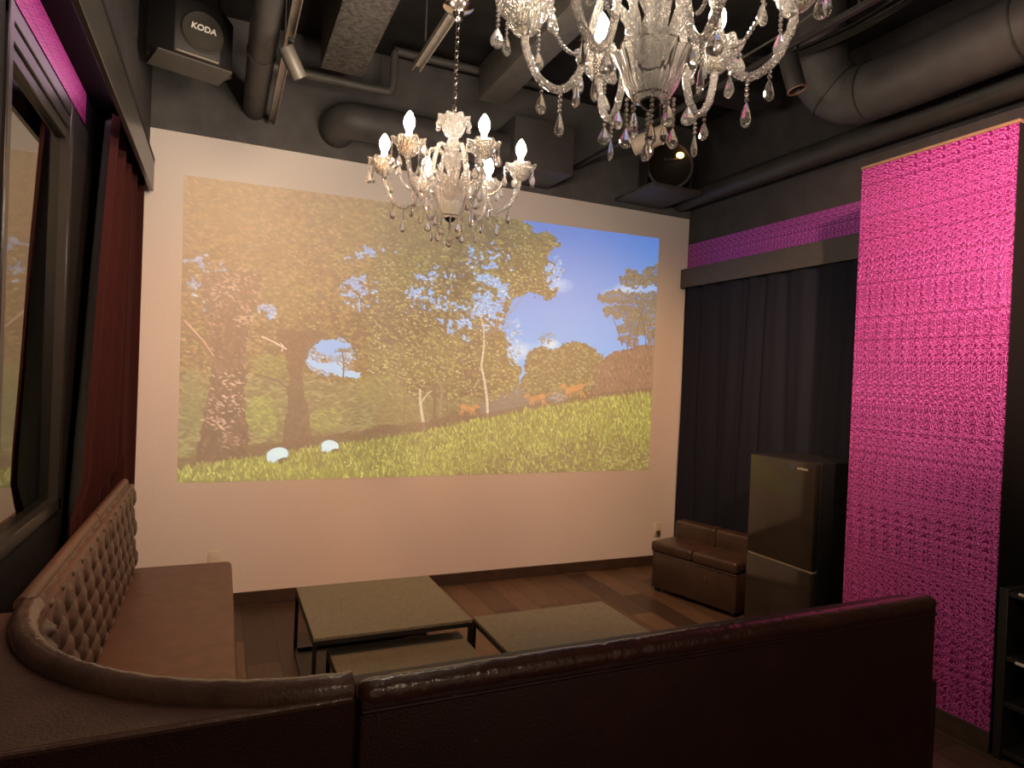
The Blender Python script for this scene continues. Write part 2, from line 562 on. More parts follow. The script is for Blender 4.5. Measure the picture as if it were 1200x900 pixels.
# pillar with the magenta foil face
PX, PY0, PY1, PZ = 3.10, 1.69, 2.443, 2.75
struct('wall_pillar', MB().box((PX + 0.006, PY0, 0), (XR - 0.005, PY1, PZ)), M['soffit'], label='black pillar behind the magenta panel')
struct('trim_7', MB().box((PX, PY0 + 0.003, 0.095), (PX + 0.0058, PY1 - 0.001, PZ - 0.012)), M['foil'], label='magenta embossed foil wallpaper on the pillar')
struct('trim_8', MB().box((PX - 0.006, PY0 - 0.004, PZ - 0.012), (XR - 0.006, PY1 + 0.004, PZ + 0.004), 0.002, 1), M['capwood'], label='brown wooden cap along the pillar top')
struct('baseboard_right', MB().box((PX - 0.008, PY0, 0), (PX + 0.0058, PY1, 0.095), 0.002, 1), M['baseboard'])

# ------------------------------------------------------------------ projected film picture
GW, GH = 760, 427
# picture corners on the wall (x, z), measured clockwise from the top left
QC = {'tl': (-0.248, 2.722), 'tr': (3.345, 2.777), 'br': (3.338, 0.816), 'bl': (-0.226, 0.806)}


def homography(src, dst):
    A = []
    bb = []
    for (x, y), (u, v_) in zip(src, dst):
        A.append([x, y, 1, 0, 0, 0, -u * x, -u * y])
        A.append([0, 0, 0, x, y, 1, -v_ * x, -v_ * y])
        bb += [u, v_]
    return np.append(np.linalg.solve(np.array(A, float), np.array(bb, float)), 1).reshape(3, 3)


# the film frame is composed on a 553 x 361 sheet whose four corners are these
FC = [(216, 205), (772.5, 279.5), (760, 550.5), (207.5, 566)]
HM = homography(FC, [(0, 0), (GW - 1, 0), (GW - 1, GH - 1), (0, GH - 1)])
HI = np.linalg.inv(HM)
gx, gy = np.meshgrid(np.arange(GW), np.arange(GH))
den = HI[2, 0] * gx + HI[2, 1] * gy + HI[2, 2]
FX = (HI[0, 0] * gx + HI[0, 1] * gy + HI[0, 2]) / den
FY = (HI[1, 0] * gx + HI[1, 1] * gy + HI[1, 2]) / den


def to_g(x, y):
    w = HM[2, 0] * x + HM[2, 1] * y + HM[2, 2]
    return (HM[0, 0] * x + HM[0, 1] * y + HM[0, 2]) / w, (HM[1, 0] * x + HM[1, 1] * y + HM[1, 2]) / w


rng = np.random.default_rng(11)


def vnoise(fx, fy, seed=0):
    g = np.random.default_rng(seed).random((64, 64))
    x0 = np.floor(fx).astype(int)
    y0 = np.floor(fy).astype(int)
    tx, ty = fx - x0, fy - y0
    tx = tx * tx * (3 - 2 * tx)
    ty = ty * ty * (3 - 2 * ty)
    a = g[y0 % 64, x0 % 64]
    b_ = g[y0 % 64, (x0 + 1) % 64]
    c = g[(y0 + 1) % 64, x0 % 64]
    d = g[(y0 + 1) % 64, (x0 + 1) % 64]
    return (a * (1 - tx) + b_ * tx) * (1 - ty) + (c * (1 - tx) + d * tx) * ty


def fbm(sc, seed=0, octs=4):
    out_ = 0
    amp, tot = 1.0, 0
    for k in range(octs):
        out_ = out_ + amp * vnoise(FX / sc * 2 ** k, FY / sc * 2 ** k, seed + k)
        tot += amp
        amp *= 0.55
    return out_ / tot


def inpoly(poly, X, Y):
    c = np.zeros(X.shape, bool)
    n = len(poly)
    for i in range(n):
        x1, y1 = poly[i]
        x2, y2 = poly[(i + 1) % n]
        cond = ((y1 > Y) != (y2 > Y))
        c ^= cond & (X < (x2 - x1) * (Y - y1) / (y2 - y1 + 1e-9) + x1)
    return c


RAG = [fbm(16, 101), fbm(16, 131), fbm(5, 151, 3), fbm(5, 171, 3)]


def ragged(poly, amp=10.0, fine=5.0):
    return inpoly(poly, FX + (RAG[0] - 0.5) * 2 * amp + (RAG[2] - 0.5) * 2 * fine, FY + (RAG[1] - 0.5) * 2 * amp + (RAG[3] - 0.5) * 2 * fine)


def lin(c):
    c = np.asarray(c, float) / 255
    return np.where(c <= 0.04045, c / 12.92, ((c + 0.055) / 1.055) ** 2.4)


IMG = np.zeros((GH, GW, 3))


def fill(mask, c, a=1.0):
    mk = mask.astype(float)[..., None] * a
    IMG[:] = IMG * (1 - mk) + lin(c) * mk


def dab(x, y, rx, ry, ang, c, a=1.0, hard=1.2):
    X, Y = to_g(x, y)
    rx, ry = rx * GW / 620, ry * GW / 620
    R = int(max(rx, ry)) + 2
    x0, x1, y0, y1 = int(X) - R, int(X) + R + 1, int(Y) - R, int(Y) + R + 1
    x0, y0, x1, y1 = max(x0, 0), max(y0, 0), min(x1, GW), min(y1, GH)
    if x1 <= x0 or y1 <= y0:
        return
    xx = gx[y0:y1, x0:x1] - X
    yy = gy[y0:y1, x0:x1] - Y
    ca, sa = math.cos(ang), math.sin(ang)
    d = ((xx * ca + yy * sa) / rx) ** 2 + ((-xx * sa + yy * ca) / ry) ** 2
    k = (np.clip(hard * (1 - d) + 0.4, 0, 1) * a)[..., None]
    IMG[y0:y1, x0:x1] = IMG[y0:y1, x0:x1] * (1 - k) + c * k


def leaves(mask, n, cols, smin, smax, a=0.8, flat=0.5, angs=(-0.6, 0.9)):
    ys, xs = np.nonzero(mask)
    if len(xs) == 0:
        return
    idx = rng.integers(0, len(xs), n)
    cl = [lin(c) for c in cols]
    for i in idx:
        s = rng.uniform(smin, smax)
        dab(FX[ys[i], xs[i]], FY[ys[i], xs[i]], s, s * flat, rng.uniform(*angs), cl[rng.integers(len(cl))], a * rng.uniform(0.6, 1))


def line(pts, w0, w1, c, a=1.0):
    c = lin(c)
    for (xa, ya), (xb, yb), k in zip(pts[:-1], pts[1:], range(len(pts))):
        n = max(2, int(math.hypot(xb - xa, yb - ya) / 0.9))
        for i in range(n):
            t = i / n
            tt = (k + t) / (len(pts) - 1)
            w = w0 + (w1 - w0) * tt
            dab(xa + (xb - xa) * t, ya + (yb - ya) * t, w, w, 0, c * rng.uniform(0.8, 1.15), a)


# sky, with a paler horizon and a few clouds
t = np.clip((FY - 250) / 200, 0, 1)[..., None]
IMG[:] = lin((34, 122, 208)) * (1 - t) + lin((100, 184, 236)) * t
cl_ = fbm(26, 5)
for cx_, cy_, rx_, ry_ in ((655, 335, 16, 10), (612, 412, 26, 12), (590, 425, 18, 14), (745, 338, 30, 12), (640, 404, 16, 8), (720, 345, 20, 9)):
    k = np.clip(1 - ((FX - cx_) / rx_) ** 2 - ((FY - cy_) / ry_) ** 2, 0, 1) * np.clip(cl_ * 1.7 - 0.2, 0, 1) * 0.8
    IMG[:] = IMG * (1 - k[..., None]) + lin((222, 234, 246)) * k[..., None]
# far woods
OL = [(96, 98, 54), (120, 120, 66), (146, 142, 86), (80, 78, 46), (166, 156, 104)]
far = ragged([(200, 400), (470, 395), (560, 440), (612, 452), (690, 455), (690, 500), (200, 570)], 6, 4)
fill(far, (116, 112, 70))
leaves(far, 3800, OL, 1.5, 4.5, 0.6)
mist = ragged([(555, 452), (580, 446), (612, 455), (650, 462), (640, 486), (560, 495)], 4, 4)
fill(mist, (108, 110, 104), 0.8)
leaves(mist, 260, [(140, 140, 140), (92, 88, 80), (120, 116, 104)], 1, 3, 0.6)
# rocky hill, round bush trees, umbrella tree on the right
hill = ragged([(688, 446), (702, 424), (722, 413), (742, 406), (775, 400), (775, 472), (680, 474)], 4, 3)
fill(hill, (128, 100, 82))
leaves(hill, 620, [(150, 118, 98), (70, 50, 42), (112, 84, 68), (168, 138, 116), (92, 88, 52), (84, 60, 50)], 1.2, 3.4, 0.85, 0.45, (0.7, 1.5))
bush = ragged([(608, 452), (612, 432), (616, 412), (630, 406), (648, 410), (656, 402), (672, 401), (690, 405), (705, 420), (698, 440), (690, 462), (615, 462)], 5, 4)
fill(bush, (100, 98, 54))
leaves(bush, 1500, [(66, 64, 34), (112, 110, 56), (158, 152, 96), (92, 90, 48), (176, 168, 120)], 1.2, 3, 0.75)
leaves(ragged([(624, 398), (640, 390), (650, 398), (640, 406)], 4, 4), 60, OL, 1, 2.4, 0.8)
line([(632, 455), (634, 425), (632, 400)], 1.2, 0.6, (120, 104, 84))
for cx_, cy_, rx_, ry_ in ((748, 328, 26, 9), (738, 324, 10, 8), (766, 322, 14, 12), (722, 348, 22, 8), (752, 350, 22, 8), (730, 366, 24, 9), (762, 368, 18, 14), (748, 384, 24, 12), (768, 392, 12, 18), (735, 400, 12, 5)):
    e_ = ((FX + (RAG[0] - .5) * 14 - cx_) / rx_) ** 2 + ((FY + (RAG[2] - .5) * 12 - cy_) / ry_) ** 2 < 1
    fill(e_, (104, 100, 62), 0.9)
    leaves(e_, 120, [(72, 68, 40), (122, 116, 72), (156, 148, 104), (60, 130, 220)], 1, 2.6, 0.8)
for pts in ([(734, 412), (738, 385), (728, 356)], [(742, 410), (748, 380), (756, 350)], [(757, 408), (754, 380), (745, 350)], [(728, 405), (722, 385), (716, 372)]):
    line(pts, 1.0, 0.6, (70, 56, 44))
# great canopy over the left and the middle
can = ragged([(190, 190), (480, 215), (560, 240), (604, 256), (626, 266), (650, 276), (656, 288), (640, 300), (650, 318), (640, 326), (652, 345), (640, 352), (614, 346), (596, 352), (592, 366), (584, 384), (592, 400), (604, 430), (606, 448), (592, 462), (570, 470), (480, 466), (420, 455), (372, 446), (300, 440), (190, 470)], 9, 6)
hole = 0.5 * fbm(9, 41, 3) + 0.5 * fbm(3.6, 43, 2)
k_right = np.clip((FX - 470) / 160, 0, 1) * np.clip((365 - np.abs(FY - 345) * 3.0) / 365, 0, 1)
holes = np.zeros_like(can)
for cx_, cy_, rx_, ry_, th in ((418, 342, 26, 24, .56), (250, 340, 34, 34, .56), (232, 308, 18, 12, .56), (384, 418, 30, 24, .44), (572, 352, 26, 40, .50), (560, 305, 50, 30, .66), (505, 345, 40, 40, .64), (310, 366, 14, 10, .5), (430, 300, 40, 14, .64), (600, 400, 10, 30, .45), (646, 322, 14, 24, .58), (545, 375, 30, 30, .58)):
    inside = 1 - ((FX - cx_) / rx_) ** 2 - ((FY - cy_) / ry_) ** 2
    holes |= (inside > 0) & (hole + np.clip(inside, 0, 1) * 0.22 > th + 0.10)
fill(holes, (150, 196, 240), 0.55)
fill(can & ~holes, (96, 90, 42))
left = can & (FX < 430)  # this side gets warm tints painted in to make up for room light
fill(left & ~holes, (124, 96, 60), 0.55)
sh = fbm(42, 61, 3)
dk = can & ~holes & (sh < 0.46)
lt = can & ~holes & (sh > 0.54)
fill(dk, (70, 62, 32), 0.7)
fill(lt, (116, 112, 52), 0.6)
leaves(can & ~holes, 7600, [(54, 46, 22), (92, 84, 38), (122, 114, 52), (150, 142, 72), (76, 64, 32), (176, 166, 98)], 1.1, 3.6, 0.75)
leaves(left & ~holes, 2600, [(140, 104, 64), (166, 130, 84), (112, 86, 48), (190, 156, 106), (150, 130, 70)], 1.4, 4.0, 0.5)
leaves(can & ~holes & (FX > 400), 900, [(44, 38, 18), (58, 48, 24)], 1.2, 3.4, 0.6)
leaves(can & ~holes & (FX > 430), 1100, [(226, 214, 168), (206, 196, 140), (236, 228, 196)], 0.7, 1.5, 0.85)
leaves(can & ~holes & (FX > 330) & (FY > 290), 1300, [(176, 168, 100), (196, 190, 130), (150, 150, 74)], 1.0, 2.3, 0.8)
leaves(can & (FX < 345), 500, [(190, 160, 110), (210, 180, 140), (160, 140, 80)], 1.0, 2.6, 0.6)
leaves(holes, 1500, [(230, 236, 238), (176, 206, 236), (112, 102, 54), (84, 74, 40), (206, 222, 236), (140, 132, 76)], 0.8, 2.0, 0.85)
fill(inpoly([(366, 402), (386, 399), (408, 402), (404, 411), (388, 418), (372, 414)], FX + (RAG[2] - .5) * 8, FY + (RAG[3] - .5) * 8), (128, 190, 240))
fill(inpoly([(352, 424), (362, 421), (374, 427), (390, 424), (400, 434), (420, 438), (416, 444), (396, 441), (372, 433)], FX + (RAG[2] - .5) * 6, FY + (RAG[3] - .5) * 6), (160, 204, 240))
line([(399, 446), (400, 425), (398, 412), (394, 408)], 1.1, 0.7, (96, 90, 40))
for a_ in np.linspace(-2.9, -0.2, 8):
    line([(399, 412), (399 + 12 * math.cos(a_), 412 + 8 * math.sin(a_) + 3)], 0.9, 0.5, (104, 100, 46))
# mid-storey: fern sprays and shrubs under the canopy
mid = inpoly([(205, 440), (300, 440), (350, 445), (480, 460), (480, 510), (330, 535), (205, 545)], FX, FY)
leaves(mid, 2100, [(128, 128, 76), (154, 154, 98), (100, 98, 58), (172, 166, 118), (112, 96, 70)], 2.0, 6.0, 0.6, 0.28, (-0.5, 0.35))
for cx_, cy_, rx_, ry_, c in ((312, 430, 20, 16, (112, 112, 56)), (304, 486, 18, 26, (118, 122, 62)), (380, 492, 20, 14, (116, 118, 62)), (445, 460, 30, 20, (108, 108, 60)), (225, 470, 12, 40, (104, 104, 66)), (460, 485, 26, 18, (100, 96, 52))):
    e_ = ((FX + (RAG[0] - .5) * 16 - cx_) / rx_) ** 2 + ((FY + (RAG[1] - .5) * 16 - cy_) / ry_) ** 2 < 1
    c = tuple(int(q * 1.18) for q in c)
    fill(e_, c, 0.6)
    leaves(e_, 280, [c, tuple(int(q * 1.25) for q in c), tuple(int(q * 0.75) for q in c)], 1.4, 4.2, 0.6, 0.3)
# trunks
trunk = ragged([(236, 322), (306, 316), (300, 350), (290, 392), (283, 430), (286, 480), (292, 545), (226, 548), (236, 500), (246, 450), (246, 400), (238, 360)], 4, 3)
fill(trunk, (72, 48, 36), 0.9)
leaves(trunk, 520, [(96, 66, 50), (56, 36, 28), (128, 92, 72), (150, 112, 90)], 1.5, 5, 0.6, 0.4, (0.8, 2.2))
leaves(trunk & (fbm(14, 81) > 0.5), 260, [(176, 142, 116), (160, 126, 100), (196, 166, 142)], 0.9, 3.0, 0.75, 0.4, (-0.6, 1.2))
for cx_, cy_ in ((268, 448), (262, 340), (256, 495), (285, 370), (275, 330), (268, 470)):
    for q in range(22):
        dab(cx_ + rng.normal(0, 9), cy_ + rng.normal(0, 7), rng.uniform(1.0, 3.4), rng.uniform(.7, 1.3), rng.uniform(-.9, .9), lin((220, 186, 160)), 0.65)
tr2 = ragged([(318, 386), (382, 392), (360, 412), (352, 440), (356, 470), (366, 522), (326, 526), (334, 480), (336, 440), (330, 410)], 3, 2)
fill(tr2, (84, 58, 42), 0.75)
leaves(tr2, 240, [(110, 80, 60), (66, 44, 32), (136, 104, 82)], 1.5, 4, 0.5, 0.35, (0.9, 2.0))
line([(214, 378), (234, 400), (248, 420), (262, 436)], 2.6, 2.0, (120, 88, 70), 0.8)
line([(216, 376), (236, 398), (250, 418)], 0.9, 0.7, (220, 180, 152), 0.8)
line([(305, 395), (318, 401), (334, 410)], 1.0, 1.0, (236, 214, 190))
line([(328, 412), (330, 406), (326, 402)], 0.8, 0.6, (236, 214, 190))
line([(300, 440), (322, 446), (338, 458)], 1.3, 1.0, (100, 74, 56))
# warm haze painted over the upper left, imitating room light washing the picture
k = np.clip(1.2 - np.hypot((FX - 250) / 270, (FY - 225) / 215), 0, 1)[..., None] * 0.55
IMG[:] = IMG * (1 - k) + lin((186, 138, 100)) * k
BK = (206, 190, 164)
line([(569, 492), (568, 470), (565, 448), (561, 430), (564, 408), (564, 385), (559, 368)], 2.3, 1.0, BK)
line([(571, 492), (570, 468), (567, 448)], 1.0, 0.7, (110, 92, 72))
line([(564, 398), (574, 390), (584, 378), (600, 362), (608, 350)], 1.1, 0.6, (150, 132, 106))
line([(562, 384), (552, 372), (546, 360)], 0.9, 0.5, (160, 140, 112))
line([(574, 390), (592, 384), (598, 376)], 0.8, 0.5, (150, 132, 106))
line([(578, 384), (582, 362), (590, 348)], 0.8, 0.5, (150, 132, 106))
line([(494, 503), (491, 485), (489, 470), (489, 456)], 2.2, 1.4, BK)
line([(489, 474), (496, 464), (503, 458)], 1.0, 0.7, BK)
line([(506, 503), (506, 480), (507, 462), (503, 448)], 2.4, 1.2, (96, 74, 58))
line([(513, 500), (513, 478), (514, 456), (510, 446)], 2.2, 1.3, (150, 124, 100))
for x_ in (470, 520, 535, 548):
    line([(x_, 497), (x_ + 1, 470), (x_ - 1, 450)], 0.9, 0.7, (100, 80, 60), 0.7)
# dark undergrowth just over the meadow
GE = [(200, 552), (240, 545), (300, 535), (340, 528), (400, 521), (440, 514), (480, 508), (520, 500), (560, 492), (600, 484), (640, 477), (680, 470), (720, 465), (790, 458)]
gy_edge = np.interp(FX, [q[0] for q in GE], [q[1] for q in GE])
ug = (FY > gy_edge - 13 - 12 * (RAG[0] - 0.5)) & (FY < gy_edge + 3) & (FX < 560)
fill(ug, (74, 54, 38), 0.65)
leaves(ug, 900, [(92, 68, 48), (60, 44, 32), (104, 92, 52), (120, 92, 70)], 1.2, 3.4, 0.6)
ug2 = (FY > gy_edge - 6) & (FY < gy_edge + 3) & (FX >= 540)
fill(ug2, (84, 66, 46), 0.7)
# tawny lions
LC = (190, 134, 72)


def lion(x, y, s, flip=1):
    c = lin(LC)
    for dx, dy, rx, ry, an in ((0, 0, 9, 4.4, -0.25), (-6, 1.5, 5, 3.8, 0.3), (6, -2, 5, 4.2, 0), (-11, -3, 3.6, 3.2, 0), (-14, -2, 2.2, 1.6, 0)):
        dab(x + dx * s * flip, y + dy * s, rx * s, ry * s, an * flip, c * rng.uniform(.85, 1.1), 0.95)
    for dx, lean in ((-7, -1.5), (-5, 1.0), (6, 1.5), (8, 3.5)):
        line([(x + dx * s * flip, y + 3 * s), (x + (dx + lean) * s * flip, y + 9 * s)], 1.3 * s, 0.9 * s, LC)
    line([(x + 9 * s * flip, y - 3 * s), (x + 14 * s * flip, y - 5 * s), (x + 17 * s * flip, y - 8 * s)], 0.9 * s, 0.7 * s, LC)
    dab(x, y + 3.5 * s, 7 * s, 1.6 * s, -0.2, lin((150, 98, 56)), 0.5)


lion(545, 479, 0.9, -1)
lion(627, 467, 1.0)
lion(671, 456, 1.15)
for q in range(60):
    dab(652 + rng.normal(0, 5), 467 + rng.normal(0, 4), rng.uniform(.8, 2), 1, rng.uniform(0, 3), lin((170, 160, 168)), 0.6)
# meadow
gm_ = FY > gy_edge + (RAG[2] - 0.5) * 5
fill(gm_, (126, 132, 48))
tb = np.clip((FX - 430) / 330, 0, 1) * np.clip((FY - 495) / 60, 0, 1)
fill(gm_ & (tb > 0.30 + 0.25 * (RAG[0] - .5)), (98, 84, 44), 0.7)
fill(gm_ & (RAG[0] < 0.42), (92, 96, 36), 0.5)
ys_, xs_ = np.nonzero(gm_)
for i in rng.integers(0, len(xs_), 7000):
    x_, y_ = FX[ys_[i], xs_[i]], FY[ys_[i], xs_[i]]
    dd = tb[ys_[i], xs_[i]]
    if rng.random() < dd * 0.85:
        c = lin([(150, 148, 84), (104, 90, 48), (88, 74, 40), (176, 172, 110), (126, 122, 60)][rng.integers(5)])
        dab(x_, y_, rng.uniform(1.2, 4.5), rng.uniform(0.6, 1.2), rng.uniform(-0.6, 0.4), c, 0.7)
    else:
        c = lin([(158, 166, 64), (180, 186, 84), (120, 126, 42), (98, 100, 36), (200, 200, 110), (140, 146, 52)][rng.integers(6)])
        s_ = rng.uniform(1.6, 5.0)
        dab(x_, y_ - s_ * 0.4, rng.uniform(0.5, 0.95), s_, rng.uniform(-0.55, 0.35), c, 0.75)
for q in range(60):
    x_ = rng.uniform(215, 755)
    y_ = np.interp(x_, [a[0] for a in GE], [a[1] for a in GE]) + rng.uniform(6, 45)
    dab(x_, y_, 1.0, 1.0, 0, lin((226, 222, 150)), 0.8)
# two white heads in the grass
for x_, y_, s_, ax in ((323, 534, 1.0, -0.35), (384, 524, 0.85, 0.3)):
    dab(x_, y_ - 1, 12 * s_, 8.5 * s_, ax * 0.7, lin((206, 232, 255)), 1, 5)
    dab(x_ - 6 * s_, y_ + 4 * s_, 6 * s_, 5 * s_, 0, lin((200, 226, 252)), 1, 5)
    dab(x_ + 5 * s_, y_ + 6 * s_, 6.5 * s_, 3.2 * s_, -0.4, lin((70, 60, 40)), 0.95, 3)
    for q in range(34):
        dab(x_ + rng.uniform(-13, 13) * s_, y_ + rng.uniform(7, 14) * s_, 0.7, rng.uniform(2, 4), rng.uniform(-.4, .3), lin((160, 166, 66)), 0.8)
dab(377, 531, 2.2, 1.6, 0, lin((70, 60, 48)), 0.9)

# the picture lies on the wall as a thin coat; its light is the film frame
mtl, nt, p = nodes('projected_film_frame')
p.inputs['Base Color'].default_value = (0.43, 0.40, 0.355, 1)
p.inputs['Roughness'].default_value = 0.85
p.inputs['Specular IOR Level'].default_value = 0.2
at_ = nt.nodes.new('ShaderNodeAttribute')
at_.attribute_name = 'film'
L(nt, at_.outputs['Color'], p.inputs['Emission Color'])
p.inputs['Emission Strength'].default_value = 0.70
uu, vv = np.meshgrid(np.linspace(0, 1, GW), np.linspace(0, 1, GH))
xs3 = (QC['tl'][0] * (1 - uu) + QC['tr'][0] * uu) * (1 - vv) + (QC['bl'][0] * (1 - uu) + QC['br'][0] * uu) * vv
zs3 = (QC['tl'][1] * (1 - uu) + QC['tr'][1] * uu) * (1 - vv) + (QC['bl'][1] * (1 - uu) + QC['br'][1] * uu) * vv
N = GW * GH
co = np.empty((N, 3))
co[:, 0] = xs3.ravel()
co[:, 1] = YB - 0.0015
co[:, 2] = zs3.ravel()
ii = np.arange(N).reshape(GH, GW)
fc = np.stack([ii[:-1, :-1], ii[1:, :-1], ii[1:, 1:], ii[:-1, 1:]], -1).reshape(-1, 4)
me = bpy.data.meshes.new('projected_picture')
me.vertices.add(N)
me.vertices.foreach_set('co', co.ravel())
me.loops.add(fc.size)
me.loops.foreach_set('vertex_index', fc.ravel().astype(np.int32))
me.polygons.add(len(fc))
me.polygons.foreach_set('loop_start', (np.arange(len(fc)) * 4).astype(np.int32))
me.update(calc_edges=True)
ca_ = me.color_attributes.new('film', 'FLOAT_COLOR', 'POINT')
rgba = np.ones((N, 4), np.float32)
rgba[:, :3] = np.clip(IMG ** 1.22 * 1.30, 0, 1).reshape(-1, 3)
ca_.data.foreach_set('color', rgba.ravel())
me.materials.append(mtl)
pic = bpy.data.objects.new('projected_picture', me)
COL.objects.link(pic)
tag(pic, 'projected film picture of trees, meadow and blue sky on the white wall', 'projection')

# ------------------------------------------------------------------ curtains
def curtain(fn_edge0, fn_edge1, z0, z1, x0, depth, folds, nu=200, nv=40, thick=0.004, ph=0.0, pinch=0.4, squeeze=False, lean=0.0, shift=0.0, umin=0.0, umax=1.0):
    mb = MB()

    def f(u, w, off=0.0):
        u = umin + u * (umax - umin)
        z = z0 + (z1 - z0) * w
        y = fn_edge0(z) * (1 - u) + fn_edge1(z) * u
        amp = depth * (1 - pinch * w)
        a = 2 * PI * folds * (u + 0.012 * math.sin(17 * u + 3 * w)) + ph
        sq = min(1.0, max(0.0, (z - 0.905) / 0.12)) if squeeze else 1.0
        sq = max(sq, min(1.0, max(0.0, (y - 4.25) / 0.05))) if squeeze else 1.0
        amp *= 0.45 + 0.55 * sq
        x = (x0 + lean * u + (0.030 * w * (1 - u) if squeeze else 0.0)) * sq + (x0 - 0.009) * (1 - sq) + shift + amp * (math.sin(a) + 0.35 * math.sin(2.3 * a + 1.0 + 1.5 * w)) * 0.7
        return (x + off, y + 0.3 * amp * math.cos(a), z)
    a = mb.grid(lambda u, w: f(u, w), nu, nv)
    b_ = mb.grid(lambda u, w: f(u, w, thick), nu, nv)
    for i in range(nu):
        mb.b.faces.new((a[i][0], a[i + 1][0], b_[i + 1][0], b_[i][0]))
        mb.b.faces.new((a[i][nv], b_[i][nv], b_[i + 1][nv], a[i + 1][nv]))
    for j in range(nv):
        mb.b.faces.new((a[0][j], b_[0][j], b_[0][j + 1], a[0][j + 1]))
        mb.b.faces.new((a[nu][j], a[nu][j + 1], b_[nu][j + 1], b_[nu][j]))
    return mb


RED_E = (3.09, 3.12, 3.17, 3.25, 3.34, 3.43, 3.55)


def red_edge(z):
    return float(np.interp(z, (0.0, 0.9, 1.2, 1.5, 1.95, 2.3, 2.75), RED_E))


rc = thing('red_curtain', 'dark red velvet curtain hanging between window and white wall', 'curtain', (0, 0, 0))
curtain(red_edge, lambda z: 4.50, 0.04, 2.70, -0.540, 0.055, 4.5, ph=0.6, pinch=0.25, squeeze=True, lean=0.050).build('drape', M['red_curtain'], rc, angle=80)
ln = curtain(red_edge, lambda z: 4.50, 0.05, 2.69, -0.540, 0.055, 4.5, ph=0.6, pinch=0.25, squeeze=True, lean=0.050, shift=-0.007, umin=0.07, umax=0.97, thick=0.003)
ln.build('lining', M['lining'], rc, angle=80)['label'] = 'grey lining on the back of the drape'
MB().cyl((-0.53, 3.70, 2.715), (-0.53, 4.52, 2.715), 0.010).build('curtain_rod', M['black_metal'], rc)
nc = thing('navy_curtain', 'dark navy pleated curtain hanging on the right wall', 'curtain', (0, 0, 0))
curtain(lambda z: 2.46, lambda z: 4.52, 0.03, 2.49, 3.615, 0.030, 9.0, nu=300, ph=1.2, pinch=0.35).build('drape', M['navy_curtain'], nc, angle=80)
MB().cyl((3.63, 2.48, 2.503), (3.63, 4.50, 2.503), 0.008).build('curtain_rod', M['black_metal'], nc)

# ------------------------------------------------------------------ seating
ZT, ZSE = 0.88, 0.38


def tuft(mb, P, nu, nv, su, sv, wu, wv, depth):
    """deep-buttoned panel; P(u,v,d) gives the point at (u,v) pushed d outward; su, sv real size"""
    def f(u, w):
        a, c = u * su / wu, w * sv / wv
        best = 9
        for ax in (math.floor(a), math.floor(a) + 1):
            for cx in (math.floor(c), math.floor(c) + 1):
                best = min(best, math.hypot(a - ax, (c - cx)))
        for ax in (math.floor(a - .5) + .5, math.floor(a - .5) + 1.5):
            for cx in (math.floor(c - .5) + .5, math.floor(c - .5) + 1.5):
                best = min(best, math.hypot(a - ax, (c - cx)))
        s1 = abs(math.sin(PI * (a + c)))
        s2 = abs(math.sin(PI * (a - c)))
        ridge = min(s1, s2)
        d = depth * (0.62 * min(1, ridge * 1.5) + 0.38 * min(1, best / 0.38)) - 0.25 * depth * math.exp(-(best / 0.11) ** 2)
        edge = min(u * su, (1 - u) * su, w * sv, (1 - w) * sv)
        d *= min(1, edge / 0.014)
        return P(u, w, d)
    mb.grid(f, nu, nv)


# left bench along the window wall
ls = thing('banquette_sofa', 'long brown leather bench with tufted back along the left wall', 'sofa', (0, 0, 0))
Y0, Y1, YS = 2.165, 4.24, 3.27
MB().box((-0.44, Y0, 0.06), (0.085, Y1 - 0.004, 0.285), 0.012).build('base', M['leather_dark'], ls)
MB().box((-0.41, Y0 + 0.03, 0.0), (0.03, Y1 - 0.03, 0.06)).build('plinth', M['black_metal'], ls)
MB().box((-0.42, Y0, 0.285), (0.098, Y1, ZSE), 0.028, 4).build('seat_cushion', M['leather'], ls)
for k, (ya, yb_) in enumerate(((YS + 0.004, Y1), (Y0, YS - 0.004))):
    mb = MB()
    mb.box((-0.50, ya, 0.06), (-0.425, yb_, ZT - 0.02), 0.012)
    mb.build('back_shell', M['leather'], ls)
    mb = MB()
    ly = yb_ - ya

    def Pf(u, w, d, ya=ya, ly=ly):
        z = ZSE - 0.02 + (ZT - ZSE + 0.005) * w
        return (-0.43 - 0.028 * w + d, ya + ly * u, z)
    tuft(mb, Pf, int(ly * 110), 60, ly, ZT - ZSE, 0.155, 0.17, 0.040)
    bk = mb.build('back_cushion', M['leather_tuft'], ls, angle=120)
    MB().tube([(-0.478, ya + 0.006, ZT - 0.012), (-0.478, yb_ - 0.006, ZT - 0.012)], 0.022, 12).build('top_piping', M['leather'], ls)

# curved corner unit
cs = thing('corner_sofa', 'curved brown leather corner seat with rolled top and flat deck', 'sofa', (0, 0, 0))
CX, CY, CR = 0.28, 2.16, 0.735
YD = 1.398


def arc(r, a, z):
    return (CX - r * math.cos(a), CY - r * math.sin(a), z)


roll = [arc(CR, PI / 2 * i / 48, ZT - 0.020) for i in range(49)]
roll = roll + [(CX + 0.004, CY - CR, ZT - 0.020)]
rr_ = [0.032 * (1 + 0.05 * math.sin(i * 1.9) * math.sin(i * 0.37)) for i in range(len(roll))]
MB().tube(roll, rr_, 14).build('back_roll', M['leather_roll'], cs, angle=80)
mb = MB()


def Pc(u, w, d):
    a = PI / 2 * u
    z = ZSE - 0.02 + (ZT - ZSE - 0.02) * w
    return arc(CR - 0.045 + 0.01 * w - d, a, z)


